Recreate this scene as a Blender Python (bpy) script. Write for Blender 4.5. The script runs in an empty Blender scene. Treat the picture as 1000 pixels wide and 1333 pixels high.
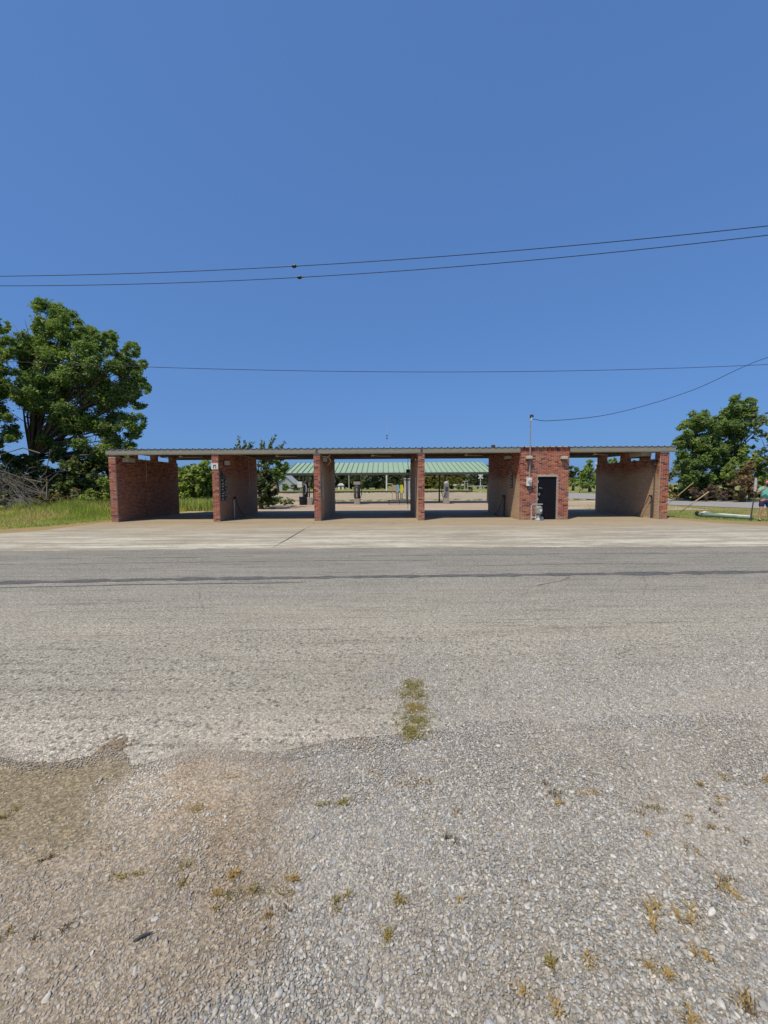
import bpy, bmesh, math, random
import numpy as np
from mathutils import Vector, Matrix, noise as mnoise

rng = np.random.default_rng(7)
random.seed(7)
R = math.radians
scene = bpy.context.scene
COL = scene.collection

# ------------------------------------------------------------------ camera
F = 525.0          # focal length in photo pixels (photo is 1000 px wide)
CAM_H = 1.65
PITCH = R(3.87)
ROLL = R(-0.34)
cam_d = bpy.data.cameras.new('camera')
cam = bpy.data.objects.new('camera', cam_d)
COL.objects.link(cam)
CM = Matrix.Translation((0, 0, CAM_H)) @ Matrix.Rotation(math.pi/2 - PITCH, 4, 'X') @ Matrix.Rotation(ROLL, 4, 'Z')
cam.matrix_world = CM
cam_d.sensor_fit = 'HORIZONTAL'
cam_d.sensor_width = 36.0
cam_d.lens = 36.0*F/1000
cam_d.clip_start = 0.05
cam_d.clip_end = 5000
scene.camera = cam

# ------------------------------------------------------------------ light
SUN_VEC = Vector((-1.15, -1.4, 3.1)).normalized()      # towards the sun
EL = math.asin(SUN_VEC.z)
w = bpy.data.worlds.new('World')
scene.world = w
w.use_nodes = True
nt = w.node_tree
bg = nt.nodes['Background']
sky = nt.nodes.new('ShaderNodeTexSky')
sky.sky_type = 'NISHITA'
sky.sun_disc = False
sky.sun_elevation = EL
sky.sun_rotation = math.atan2(SUN_VEC.x, SUN_VEC.y)
sky.altitude = 100
sky.air_density = 1.0
sky.dust_density = 1.2
sky.ozone_density = 2.5
# the photograph's sky is evenly deep blue down to the roofs
sgam = nt.nodes.new('ShaderNodeGamma'); sgam.inputs['Gamma'].default_value = .38
stint = nt.nodes.new('ShaderNodeMix'); stint.data_type = 'RGBA'; stint.blend_type = 'MULTIPLY'; stint.inputs[0].default_value = 1
stint.inputs[7].default_value = (.93, 1.75, 3.33, 1)
nt.links.new(sky.outputs[0], sgam.inputs[0]); nt.links.new(sgam.outputs[0], stint.inputs[6])
nt.links.new(stint.outputs[2], bg.inputs['Color'])
bg.inputs['Strength'].default_value = 0.1
sd = bpy.data.lights.new('sun', 'SUN')
sun = bpy.data.objects.new('sun', sd)
COL.objects.link(sun)
sun.rotation_euler = (-SUN_VEC).to_track_quat('-Z', 'Y').to_euler()
sun.location = (-10, -20, 40)
sd.energy = 4.4
sd.angle = R(0.5)
sd.color = (1.0, 0.89, 0.69)
scene.view_settings.view_transform = 'Standard'
scene.view_settings.look = 'None'
scene.view_settings.exposure = 0
scene.view_settings.gamma = 1
scene.view_settings.use_curve_mapping = False

# ------------------------------------------------------------------ helpers
_R3 = np.array(CM.to_3x3())

def ray(px, py):
    d = np.array([px-500.0, -(py-666.5), -F])
    return _R3 @ d

def gnd(px, py, z=0.0):
    d = ray(px, py)
    t = (z-CAM_H)/d[2]
    return (d[0]*t, d[1]*t)

def at(px, py, Y):
    d = ray(px, py)
    t = Y/d[1]
    return (d[0]*t, Y, CAM_H+d[2]*t)

def to_px(P):
    """ world points (n,3) -> photo pixel coordinates """
    L = (P - np.array([0, 0, CAM_H])) @ _R3
    return 500+F*L[:, 0]/-L[:, 2], 666.5-F*L[:, 1]/-L[:, 2]

def sc(hexs):
    v = [int(hexs[i:i+2], 16)/255 for i in (0, 2, 4)]
    return tuple(x/12.92 if x <= .04045 else ((x+.055)/1.055)**2.4 for x in v)

class MB:
    def __init__(s):
        s.v, s.f, s.c, s.n = [], [], [], 0
    def add(s, V, Fc, col=None):
        V = np.asarray(V, float).reshape(-1, 3)
        s.v.append(V)
        for f in Fc:
            s.f.append(tuple(i+s.n for i in f))
        if col is not None:
            c = np.asarray(col, float)
            if c.ndim == 1:
                c = np.tile(c, (len(V), 1))
            s.c.append(c)
        s.n += len(V)
    def box(s, x0, x1, y0, y1, z0, z1, col=None):
        V = [(x, y, z) for x in (x0, x1) for y in (y0, y1) for z in (z0, z1)]
        s.add(V, [(0, 1, 3, 2), (4, 6, 7, 5), (0, 4, 5, 1), (2, 3, 7, 6), (0, 2, 6, 4), (1, 5, 7, 3)], col)
    def tube(s, pts, rad, n=8, cap=True, col=None):
        pts = [Vector(p) for p in pts]
        if not hasattr(rad, '__len__'):
            rad = [rad]*len(pts)
        V, Fc = [], []
        for i, p in enumerate(pts):
            t = (pts[min(i+1, len(pts)-1)]-pts[max(i-1, 0)])
            t = t.normalized() if t.length > 1e-9 else Vector((0, 0, 1))
            a = Vector((0, 0, 1)) if abs(t.z) < .9 else Vector((1, 0, 0))
            u = t.cross(a).normalized(); w_ = t.cross(u)
            for k in range(n):
                q = 2*math.pi*k/n
                V.append(p+(u*math.cos(q)+w_*math.sin(q))*rad[i])
        for i in range(len(pts)-1):
            for k in range(n):
                Fc.append((i*n+k, i*n+(k+1) % n, (i+1)*n+(k+1) % n, (i+1)*n+k))
        if cap:
            Fc.append(tuple(range(n-1, -1, -1)))
            Fc.append(tuple(range((len(pts)-1)*n, len(pts)*n)))
        s.add(V, Fc, col)
    def lathe(s, c, prof, n=16, col=None):
        """ prof = [(r,z)...] about the vertical axis through c """
        V, Fc = [], []
        for r, z in prof:
            for k in range(n):
                q = 2*math.pi*k/n
                V.append((c[0]+r*math.cos(q), c[1]+r*math.sin(q), c[2]+z))
        for i in range(len(prof)-1):
            for k in range(n):
                Fc.append((i*n+k, i*n+(k+1) % n, (i+1)*n+(k+1) % n, (i+1)*n+k))
        Fc.append(tuple(range(n-1, -1, -1)))
        Fc.append(tuple(range((len(prof)-1)*n, len(prof)*n)))
        s.add(V, Fc, col)
    def build(s, name, mat, parent=None, smooth=False, loc=None, bevel=0):
        me = bpy.data.meshes.new(name)
        V = np.concatenate(s.v)
        if loc is not None:
            V = V-np.array(loc)
        me.from_pydata(V.tolist(), [], s.f)
        if s.c:
            C = np.concatenate(s.c)
            C4 = np.ones((len(C), 4)); C4[:, :3] = C[:, :3]
            at_ = me.color_attributes.new('col', 'FLOAT_COLOR', 'POINT')
            at_.data.foreach_set('color', C4.ravel())
        me.materials.append(mat)
        if smooth:
            me.polygons.foreach_set('use_smooth', [True]*len(me.polygons))
        me.update()
        o = bpy.data.objects.new(name, me)
        COL.objects.link(o)
        if loc is not None:
            o.location = loc
        if parent is not None:
            o.parent = parent
        if bevel:
            b = o.modifiers.new('bevel', 'BEVEL'); b.width = bevel; b.segments = 2; b.limit_method = 'ANGLE'
        return o

def quads(name, V, mat, col, parent=None, fn=4):
    """ fast merged quads/tris: V (n*fn,3), col (n*fn,3) """
    n = len(V)//fn
    me = bpy.data.meshes.new(name)
    me.vertices.add(len(V)); me.vertices.foreach_set('co', V.ravel())
    me.loops.add(len(V)); me.loops.foreach_set('vertex_index', np.arange(len(V)))
    me.polygons.add(n); me.polygons.foreach_set('loop_start', np.arange(n)*fn)
    me.polygons.foreach_set('loop_total', np.full(n, fn))
    C4 = np.ones((len(V), 4)); C4[:, :3] = col
    a = me.color_attributes.new('col', 'FLOAT_COLOR', 'POINT')
    a.data.foreach_set('color', C4.ravel())
    me.materials.append(mat)
    me.update(calc_edges=True)
    o = bpy.data.objects.new(name, me); COL.objects.link(o)
    if parent is not None:
        o.parent = parent
    return o

def tag(o, label=None, cat=None, group=None, kind=None):
    if label: o['label'] = label
    if cat: o['category'] = cat
    if group: o['group'] = group
    if kind: o['kind'] = kind
    return o

def thing(name, label, cat, loc=(0, 0, 0), group=None):
    o = bpy.data.objects.new(name, None)
    COL.objects.link(o); o.location = loc
    o.empty_display_size = .2
    return tag(o, label, cat, group)

def reparent(o, p):
    """ parent while keeping world coordinates """
    o.parent = p
    o.location = Vector(o.location)-Vector(p.location)
    return o

def copy_tree(o, parent=None):
    c = o.copy(); COL.objects.link(c); c.parent = parent
    for ch in o.children:
        copy_tree(ch, c)
    return c

# ------------------------------------------------------------------ materials
def nmat(name):
    m = bpy.data.materials.new(name); m.use_nodes = True
    t = m.node_tree; b = t.nodes['Principled BSDF']
    return m, t, b

def N(t, kind, **kw):
    n = t.nodes.new(kind)
    for k, v in kw.items():
        if k.startswith('i_'):
            n.inputs[k[2:].replace('_', ' ')].default_value = v
        else:
            setattr(n, k, v)
    return n

def coords(t, scale=(1, 1, 1), rot=(0, 0, 0), kind='Object'):
    tc = N(t, 'ShaderNodeTexCoord'); mp = N(t, 'ShaderNodeMapping')
    mp.inputs['Scale'].default_value = scale
    mp.inputs['Rotation'].default_value = rot
    t.links.new(tc.outputs[kind], mp.inputs[0])
    return mp.outputs[0]

def noise(t, vec, scale, detail=4, rough=.6, dist=0):
    n = N(t, 'ShaderNodeTexNoise'); n.inputs['Scale'].default_value = scale
    n.inputs['Detail'].default_value = detail; n.inputs['Roughness'].default_value = rough
    n.inputs['Distortion'].default_value = dist
    t.links.new(vec, n.inputs['Vector'])
    return n.outputs['Fac']

def ramp(t, fac, stops):
    r = N(t, 'ShaderNodeValToRGB')
    e = r.color_ramp.elements
    while len(e) < len(stops): e.new(.5)
    for k, (p, c) in enumerate(stops):
        e[k].position = p
        if not hasattr(c, '__len__'): c = (c, c, c)
        e[k].color = tuple(c)+(1,)
    t.links.new(fac, r.inputs[0])
    return r.outputs[0]

def mixc(t, fac, a, b, mode='MIX'):
    m = N(t, 'ShaderNodeMix', data_type='RGBA', blend_type=mode)
    for val, sock in ((fac, m.inputs[0]), (a, m.inputs[6]), (b, m.inputs[7])):
        if isinstance(val, (int, float)): sock.default_value = val
        elif isinstance(val, tuple): sock.default_value = tuple(val)+(1,)
        else: t.links.new(val, sock)
    return m.outputs[2]

def bump(t, b, h, strength=.5, dist=.01, chain=None):
    n = N(t, 'ShaderNodeBump'); n.inputs['Strength'].default_value = strength
    n.inputs['Distance'].default_value = dist
    t.links.new(h, n.inputs['Height'])
    if chain: t.links.new(chain, n.inputs['Normal'])
    t.links.new(n.outputs[0], b.inputs['Normal'])
    return n.outputs[0]

def simple(name, c, c2=None, scale=6, rough=.7, metal=0, bmp=0, attr=False, stretch=(1, 1, 1)):
    m, t, b = nmat(name)
    vec = coords(t, stretch)
    c2 = c2 or tuple(x*.7 for x in c)
    f = noise(t, vec, scale, 6, .65)
    colr = ramp(t, f, [(.35, c), (.68, c2)])
    if attr:
        a = N(t, 'ShaderNodeAttribute', attribute_name='col')
        colr = mixc(t, 1.0, colr, a.outputs['Color'], 'MULTIPLY')
    t.links.new(colr, b.inputs['Base Color'])
    b.inputs['Roughness'].default_value = rough
    b.inputs['Metallic'].default_value = metal
    b.inputs['Specular IOR Level'].default_value = .3
    if bmp:
        bump(t, b, noise(t, vec, scale*8, 3), bmp, .01)
    return m

def leafmat(name, trans=.42):
    m, t, b = nmat(name)
    a = N(t, 'ShaderNodeAttribute', attribute_name='col')
    b.inputs['Roughness'].default_value = .55
    b.inputs['Specular IOR Level'].default_value = .35
    t.links.new(a.outputs['Color'], b.inputs['Base Color'])
    tr = N(t, 'ShaderNodeBsdfTranslucent')
    tc = mixc(t, 1.0, a.outputs['Color'], (1.2, 1.25, .5), 'MULTIPLY')
    t.links.new(tc, tr.inputs[0])
    mx = N(t, 'ShaderNodeMixShader'); mx.inputs[0].default_value = trans
    t.links.new(b.outputs[0], mx.inputs[1]); t.links.new(tr.outputs[0], mx.inputs[2])
    t.links.new(mx.outputs[0], t.nodes['Material Output'].inputs[0])
    return m

M = {}
M['leaf'] = leafmat('leaf')
M['grass'] = leafmat('grass_blade', .3)
M['bark'] = simple('bark', (.17, .14, .11), (.07, .055, .045), 8, .95, bmp=.6)
M['deadwood'] = simple('dead_wood', (.19, .17, .145), (.10, .085, .07), 9, .95)
M['galv'] = simple('galvanised_steel', (.42, .43, .42), (.3, .3, .28), 5, .5, .3)
M['fascia'] = simple('fascia_paint', (.29, .29, .23), (.22, .21, .165), 3, .6, .1, stretch=(.6, 1, 6))
M['fascia_lip'] = simple('fascia_lip_paint', (.22, .19, .145), (.15, .12, .09), 4, .7)
M['roofmetal'] = simple('roof_metal', (.30, .31, .32), (.2, .19, .18), 3, .55, .3)
M['purlin'] = simple('rusty_purlin', (.17, .12, .09), (.08, .05, .04), 5, .8)
M['black'] = simple('black_paint', (.012, .012, .018), (.02, .02, .028), 10, .45)
M['rubber'] = simple('rubber', (.015, .015, .016), (.03, .03, .03), 10, .8)
M['white'] = simple('white_paint', (.72, .72, .69), (.5, .5, .46), 8, .6)
M['cream'] = simple('cream_plastic', (.55, .5, .4), (.4, .36, .28), 8, .6)
M['grey'] = simple('grey_paint', (.30, .31, .31), (.2, .2, .2), 8, .6)
M['lgrey'] = simple('light_grey_paint', (.48, .49, .49), (.36, .36, .36), 8, .6)
M['dgrey'] = simple('dark_grey', (.07, .07, .07), (.04, .04, .04), 8, .7)
M['steel'] = simple('brushed_steel', (.45, .45, .46), (.3, .3, .3), 12, .4, .7)
M['rust'] = simple('rusty_rail', (.10, .07, .055), (.06, .04, .035), 8, .8)
M['tie'] = simple('timber_tie', (.12, .09, .07), (.06, .05, .04), 8, .9)
M['concrete'] = simple('concrete_block', (.36, .33, .28), (.25, .23, .2), 8, .9, bmp=.3)
M['greenroof'] = simple('green_roof_metal', (.30, .42, .29), (.27, .37, .26), 2, .5, .0)
M['greendark'] = simple('green_roof_seam', (.19, .31, .20), (.16, .26, .17), 2, .5, .0)
M['wire'] = simple('wire', (.03, .03, .035), (.02, .02, .02), 8, .6)
M['guard'] = simple('guy_guard_plastic', (.42, .33, .14), (.34, .27, .14), 8, .6)
M['blue'] = simple('pale_blue_plastic', (.22, .42, .55), (.2, .36, .46), 4, .5)
M['yellow'] = simple('yellow_plastic', (.68, .64, .05), (.55, .5, .05), 4, .5)
M['orange'] = simple('faded_orange_paint', (.5, .33, .2), (.4, .28, .2), 4, .6)
M['shingle'] = simple('brown_shingles', (.17, .12, .11), (.11, .08, .08), 6, .9)
M['housewall'] = simple('pale_blue_siding', (.36, .40, .40), (.32, .36, .36), 4, .8)
M['beigewall'] = simple('beige_siding', (.45, .40, .33), (.38, .34, .28), 4, .8)
M['glass'] = simple('dark_glass', (.02, .025, .03), (.03, .03, .035), 3, .15)
M['tarp'] = simple('grey_tarp', (.10, .11, .125), (.07, .075, .085), 4, .8)
M['shirt'] = simple('aqua_shirt', (.16, .48, .42), (.13, .40, .36), 20, .85)
M['shorts'] = simple('navy_shorts', (.025, .035, .11), (.02, .025, .08), 20, .85)
M['skin'] = simple('skin', (.52, .29, .20), (.46, .25, .17), 20, .6)
M['hair'] = simple('brown_hair', (.10, .05, .03), (.06, .03, .02), 30, .7)
M['conduit'] = simple('rusty_conduit', (.40, .24, .16), (.3, .17, .11), 8, .7)
M['clod'] = simple('earth_clod', (.27, .21, .14), (.18, .14, .10), 30, .95)
M['shoe'] = simple('tan_shoe', (.35, .28, .22), (.3, .24, .18), 20, .8)
M['seagreen'] = simple('grey_green_plastic', (.17, .25, .21), (.12, .18, .15), 6, .6)
M['mortar'] = simple('mortar', (.52, .45, .39), (.40, .33, .28), 4, .95)
M['mortar_dull'] = simple('coated_mortar', (.46, .34, .23), (.32, .23, .16), 2, .95)

def brickmat():
    m, t, b = nmat('brick')
    a = N(t, 'ShaderNodeAttribute', attribute_name='col')
    vec = coords(t)
    f = noise(t, vec, 40, 4, .7)
    g = ramp(t, f, [(.3, .72), (.7, 1.2)])
    c = mixc(t, 1.0, a.outputs['Color'], g, 'MULTIPLY')
    # runs of lime and grime
    v2 = coords(t, (1, 1, .35))
    st = ramp(t, noise(t, v2, 2.2, 5, .7), [(.5, 0.0), (.75, .5)])
    c = mixc(t, st, c, (.30, .22, .165))
    t.links.new(c, b.inputs['Base Color'])
    b.inputs['Roughness'].default_value = .9
    b.inputs['Specular IOR Level'].default_value = .2
    bump(t, b, f, .4, .003)
    return m
M['brick'] = brickmat()

# ---- ground materials
def m_verge():
    m, t, b = nmat('gravelly_dirt')
    vec = coords(t)
    a = N(t, 'ShaderNodeAttribute', attribute_name='col')
    n1 = noise(t, vec, 3, 6, .7)
    n2 = noise(t, vec, 70, 4, .75)
    vo = N(t, 'ShaderNodeTexVoronoi'); vo.inputs['Scale'].default_value = 110
    t.links.new(vec, vo.inputs['Vector'])
    c = mixc(t, 1.0, a.outputs['Color'], ramp(t, n1, [(.3, .82), (.7, 1.15)]), 'MULTIPLY')
    c = mixc(t, 1.0, c, ramp(t, n2, [(.3, .6), (.72, 1.4)]), 'MULTIPLY')
    # fine grit: each cell a grain of its own tone
    sep = N(t, 'ShaderNodeSeparateColor'); t.links.new(vo.outputs['Color'], sep.inputs[0])
    c = mixc(t, .75, c, mixc(t, 1.0, c, ramp(t, sep.outputs[0], [(0, .5), (.6, 1.0), (1, 1.7)]), 'MULTIPLY'))
    t.links.new(c, b.inputs['Base Color'])
    b.inputs['Roughness'].default_value = .95
    b.inputs['Specular IOR Level'].default_value = .15
    ch = bump(t, b, vo.outputs['Distance'], .5, .004)
    bump(t, b, n2, .6, .006, ch)
    return m

def m_road():
    m, t, b = nmat('chip_seal_asphalt')
    vec = coords(t)
    lng = coords(t, (.12, 1, 1), (0, 0, R(-.9)))
    sepx = N(t, 'ShaderNodeSeparateXYZ'); t.links.new(vec, sepx.inputs[0])
    # lane bands along the road: world y
    mr = N(t, 'ShaderNodeMapRange'); mr.inputs[1].default_value = 2.0; mr.inputs[2].default_value = 10.6
    wob = N(t, 'ShaderNodeMath', operation='MULTIPLY_ADD')
    wn = noise(t, coords(t, (.25, 1, 1)), .8, 4, .6)
    wob.inputs[1].default_value = 1.1
    t.links.new(wn, wob.inputs[0]); t.links.new(sepx.outputs['Y'], wob.inputs[2])
    t.links.new(wob.outputs[0], mr.inputs[0])
    band = ramp(t, mr.outputs[0], [(0.0, (.50, .47, .40)), (.11, (.46, .43, .36)), (.20, (.31, .295, .245)), (.34, (.335, .315, .262)),
                                   (.46, (.30, .286, .238)), (.60, (.27, .26, .222)), (.7, (.25, .242, .21)), (1.0, (.235, .228, .195))])
    n1 = noise(t, lng, 2.0, 8, .75)
    c = mixc(t, 1.0, band, ramp(t, n1, [(.3, .86), (.7, 1.12)]), 'MULTIPLY')
    # chips
    vo = N(t, 'ShaderNodeTexVoronoi'); vo.inputs['Scale'].default_value = 85
    t.links.new(vec, vo.inputs['Vector'])
    sep = N(t, 'ShaderNodeSeparateColor'); t.links.new(vo.outputs['Color'], sep.inputs[0])
    c = mixc(t, 1.0, c, ramp(t, sep.outputs[0], [(0, .38), (.22, .85), (.8, 1.12), (1, 1.6)]), 'MULTIPLY')
    n3 = noise(t, vec, 34, 5, .85)
    c = mixc(t, 1.0, c, ramp(t, n3, [(.36, .25), (.43, .85), (.5, 1.05), (.7, 1.35)]), 'MULTIPLY')
    vp = N(t, 'ShaderNodeTexVoronoi'); vp.inputs['Scale'].default_value = 15; vp.inputs['Randomness'].default_value = 1
    t.links.new(vec, vp.inputs['Vector'])
    pit = N(t, 'ShaderNodeMath', operation='MULTIPLY')
    t.links.new(ramp(t, vp.outputs['Distance'], [(.20, .85), (.30, 0.0)]), pit.inputs[0])
    t.links.new(ramp(t, mr.outputs[0], [(.05, 1.0), (.30, .85), (.42, .15)]), pit.inputs[1])
    pit2 = N(t, 'ShaderNodeMath', operation='MULTIPLY')
    t.links.new(pit.outputs[0], pit2.inputs[0]); t.links.new(ramp(t, noise(t, vec, 9, 4, .7), [(.36, 0.0), (.5, 1.0)]), pit2.inputs[1])
    c = mixc(t, pit2.outputs[0], c, (.085, .08, .072))
    # earthy dust washed over the ragged edge
    dd = N(t, 'ShaderNodeMath', operation='MULTIPLY')
    t.links.new(ramp(t, noise(t, vec, 1.4, 6, .7), [(.42, 0.0), (.62, .35)]), dd.inputs[0])
    t.links.new(ramp(t, mr.outputs[0], [(0.06, 1.0), (.26, 0.0)]), dd.inputs[1])
    c = mixc(t, dd.outputs[0], c, (.33, .27, .205))
    # streaks dragged along by tyres
    st = noise(t, coords(t, (.35, 6, 1), (0, 0, R(-.7))), 1.6, 8, .8)
    c = mixc(t, 1.0, c, ramp(t, st, [(.36, .62), (.47, .98), (.8, 1.1)]), 'MULTIPLY')
    # pale reddish dust
    d = ramp(t, noise(t, coords(t, (.3, 1, 1)), 1.3, 4, .6), [(.5, 0.0), (.72, .35)])
    c = mixc(t, d, c, (.36, .32, .26))
    c = mixc(t, 1.0, c, (1.01, .99, .985), 'MULTIPLY')
    t.links.new(c, b.inputs['Base Color'])
    b.inputs['Roughness'].default_value = .92
    b.inputs['Specular IOR Level'].default_value = .25
    ch = bump(t, b, vo.outputs['Distance'], .55, .006)
    bump(t, b, n3, .5, .006, ch)
    return m

def m_pad():
    m, t, b = nmat('stained_concrete')
    vec = coords(t)
    base = ramp(t, noise(t, vec, .5, 7, .7), [(.35, (.285, .255, .20)), (.65, (.375, .335, .255))])
    # orange-brown earth washed out of the bays
    sepx = N(t, 'ShaderNodeSeparateXYZ'); t.links.new(vec, sepx.inputs[0])
    wob = N(t, 'ShaderNodeMath', operation='MULTIPLY_ADD'); wob.inputs[1].default_value = 3.0
    t.links.new(noise(t, coords(t, (.3, 1, 1)), .7, 5, .65), wob.inputs[0]); t.links.new(sepx.outputs['Y'], wob.inputs[2])
    mr = N(t, 'ShaderNodeMapRange'); mr.inputs[1].default_value = 15.5; mr.inputs[2].default_value = 19.5
    t.links.new(wob.outputs[0], mr.inputs[0])
    e = ramp(t, mr.outputs[0], [(0, 0.0), (.5, .55), (1, .7)])
    c = mixc(t, e, base, (.36, .275, .17))
    # long pale mineral streaks towards the road
    st = noise(t, coords(t, (.22, 2.2, 1), (0, 0, R(.6))), 1.1, 9, .72)
    mr2 = N(t, 'ShaderNodeMapRange'); mr2.inputs[1].default_value = 19.0; mr2.inputs[2].default_value = 12.5
    t.links.new(wob.outputs[0], mr2.inputs[0])
    sf = N(t, 'ShaderNodeMath', operation='MULTIPLY')
    stf = noise(t, coords(t, (.6, 1.6, 1)), 5, 8, .85)
    brk = N(t, 'ShaderNodeMath', operation='MULTIPLY_ADD'); brk.inputs[1].default_value = .42
    t.links.new(stf, brk.inputs[0]); t.links.new(st, brk.inputs[2])
    t.links.new(ramp(t, brk.outputs[0], [(.68, 0.0), (.78, .85)]), sf.inputs[0]); t.links.new(mr2.outputs[0], sf.inputs[1])
    c = mixc(t, sf.outputs[0], c, (.60, .57, .47))
    dk = ramp(t, noise(t, coords(t, (.3, 1.5, 1)), 1.9, 8, .75), [(.5, 0.0), (.68, .6)])
    c = mixc(t, dk, c, (.22, .195, .165))
    n3 = noise(t, vec, 22, 6, .8)
    c = mixc(t, 1.0, c, ramp(t, n3, [(.3, .78), (.7, 1.2)]), 'MULTIPLY')
    t.links.new(c, b.inputs['Base Color'])
    b.inputs['Roughness'].default_value = .9
    b.inputs['Specular IOR Level'].default_value = .25
    bump(t, b, n3, .4, .006)
    return m

def m_terrain():
    m, t, b = nmat('rough_grass_ground')
    vec = coords(t)
    a = noise(t, vec, .16, 6, .65)
    c = ramp(t, a, [(.3, (.15, .19, .05)), (.5, (.22, .24, .075)), (.66, (.30, .25, .11)), (.8, (.36, .28, .16))])
    n2 = noise(t, vec, 3, 6, .8)
    c = mixc(t, 1.0, c, ramp(t, n2, [(.3, .65), (.7, 1.35)]), 'MULTIPLY')
    t.links.new(c, b.inputs['Base Color'])
    b.inputs['Roughness'].default_value = .95
    b.inputs['Specular IOR Level'].default_value = .1
    bump(t, b, noise(t, vec, 12, 6, .8), .9, .06)
    return m

def m_ground(name, stops, s1=.6, s2=14, bmp=.5, rot=0, stretch=(1, 1, 1)):
    m, t, b = nmat(name)
    vec = coords(t, stretch, (0, 0, rot))
    c = ramp(t, noise(t, vec, s1, 7, .7), stops)
    v = coords(t)
    n2 = noise(t, v, s2, 6, .8)
    c = mixc(t, 1.0, c, ramp(t, n2, [(.3, .7), (.7, 1.3)]), 'MULTIPLY')
    t.links.new(c, b.inputs['Base Color'])
    b.inputs['Roughness'].default_value = .95
    b.inputs['Specular IOR Level'].default_value = .15
    bump(t, b, n2, bmp, .02)
    return m

M['verge'] = m_verge(); M['road'] = m_road(); M['pad'] = m_pad(); M['terrain'] = m_terrain()
M['lot'] = m_ground('tan_dirt_lot', [(.35, (.42, .30, .19)), (.5, (.37, .29, .21)), (.65, (.46, .38, .29))], .5, 9, stretch=(.35, 1, 1))
M['dryverge'] = m_ground('dry_earth', [(.35, (.35, .22, .10)), (.5, (.30, .22, .11)), (.66, (.24, .21, .09))], 1.0, 12)
M['asphalt2'] = m_ground('pale_asphalt', [(.35, (.27, .265, .26)), (.65, (.33, .31, .29))], .4, 20, .2)
M['pale'] = m_ground('pale_gravel', [(.35, (.50, .44, .36)), (.65, (.40, .35, .28))], .5, 10)
M['ballast'] = m_ground('rail_ballast', [(.3, (.24, .19, .14)), (.45, (.33, .275, .20)), (.55, (.36, .31, .22)), (.68, (.31, .29, .14))], .9, 5, 1.0)
M['field'] = m_ground('mown_field_grass', [(.3, (.17, .20, .055)), (.55, (.24, .25, .075)), (.75, (.32, .29, .11))], .05, 1.5, .8)

# ------------------------------------------------------------------ ground sheets
def sheet(name, poly, z, mat):
    mb = MB()
    mb.add([(x, y, z) for x, y in poly], [tuple(range(len(poly)))])
    o = mb.build(name, mat)
    # triangulate cleanly for concave outlines
    bm = bmesh.new(); bm.from_mesh(o.data); bmesh.ops.triangulate(bm, faces=bm.faces[:]); 
    bmesh.ops.recalc_face_normals(bm, faces=bm.faces[:])
    for f in bm.faces:
        if f.normal.z < 0: f.normal_flip()
    bm.to_mesh(o.data); bm.free()
    o['kind'] = 'structure'
    return o

def rag(p0, p1, n, amp, seed=0):
    r = random.Random(seed); out = []
    for i in range(n+1):
        s = i/n
        out.append((p0[0]+(p1[0]-p0[0])*s+r.uniform(-amp, amp), p0[1]+(p1[1]-p0[1])*s+r.uniform(-amp, amp)))
    return out

def ragline(pts, step, amp, seed=0):
    out = []
    for i in range(len(pts)-1):
        L = math.dist(pts[i], pts[i+1]); n = max(1, int(L/step))
        out += rag(pts[i], pts[i+1], n, amp, seed+i)[:-1]
    out.append(pts[-1])
    return out

# terrain
sheet('ground', [(-900, -60), (900, -60), (900, 1600), (-900, 1600)], -.03, M['terrain'])
sheet('field', ragline([(-260, 60), (150, 60)], 6, .5, 3)+[(150, 420), (-260, 420)], -.022, M['field'])

# gravel verge: grid with colour regions
GX0, GX1, GY0, GY1 = -7.5, 7.5, -2.5, 5.2
nx, ny = 300, 170
gx, gy = np.meshgrid(np.linspace(GX0, GX1, nx), np.linspace(GY0, GY1, ny))
def sm(a, b, x): 
    t_ = np.clip((x-a)/(b-a), 0, 1); return t_*t_*(3-2*t_)
def fbm(x, y, s, o=0.0):
    return np.array([mnoise.fractal(Vector((a*s+o, b*s-o, o*.37)), 1.0, 2.0, 4) for a, b in zip(x.ravel(), y.ravel())]).reshape(x.shape)
XBy = [900, 950, 985, 1050, 1100, 1150, 1200, 1250, 1300, 1333, 1500]
XBx = [520, 470, 395, 388, 396, 385, 362, 335, 262, 215, 150]
def regions(x, y):
    P = np.stack([x.ravel(), np.maximum(y.ravel(), .75), np.zeros(x.size)], 1)
    px, py = to_px(P)
    px = px.reshape(x.shape); py = py.reshape(x.shape)
    n = fbm(x, y, 1.3, 4.1); n2 = fbm(x, y, 5, 9.2)
    pxn = px+n*70+n2*25; pyn = py+n*35+n2*16
    n3 = fbm(x, y, 14, 2.7)
    grey = sm(-55, 50, pxn+n3*55-np.interp(py, XBy, XBx))
    # earth showing through in patches of the gravel
    pat = sm(.12, .5, fbm(x, y, 1.0, 6.6)+.25*n3)
    grey = grey*(1-.28*pat)
    olive = (1-sm(105, 225, pxn+n3*45+(pyn-1060)*.35))*sm(978, 1000, pyn)*(1-sm(1085, 1170, pyn+n3*30))
    return px, py, n, n2, pxn, pyn, grey, olive
px, py, n_, n2_, pxn, pyn, grey, olive = regions(gx, gy)
cd = np.array([.30, .248, .185]); co = np.array([.245, .20, .13]); cg = np.array([.30, .28, .245])
colr = cd[None, None]*(1+.25*n_[..., None])
colr = colr*(1-olive[..., None])+co*olive[..., None]
colr = colr*(1-grey[..., None])+cg*grey[..., None]
och = np.clip(np.exp(-((pxn-275)/45)**2)*np.exp(-((pyn-1040)/75)**2)*1.3, 0, 1)[..., None]
colr = colr*(1-och*.6)+np.array([.32, .235, .15])*och*.6
zz = -.004+.004*n_+.002*n2_-.001*olive
zz = np.minimum(zz, -.0012)
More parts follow.
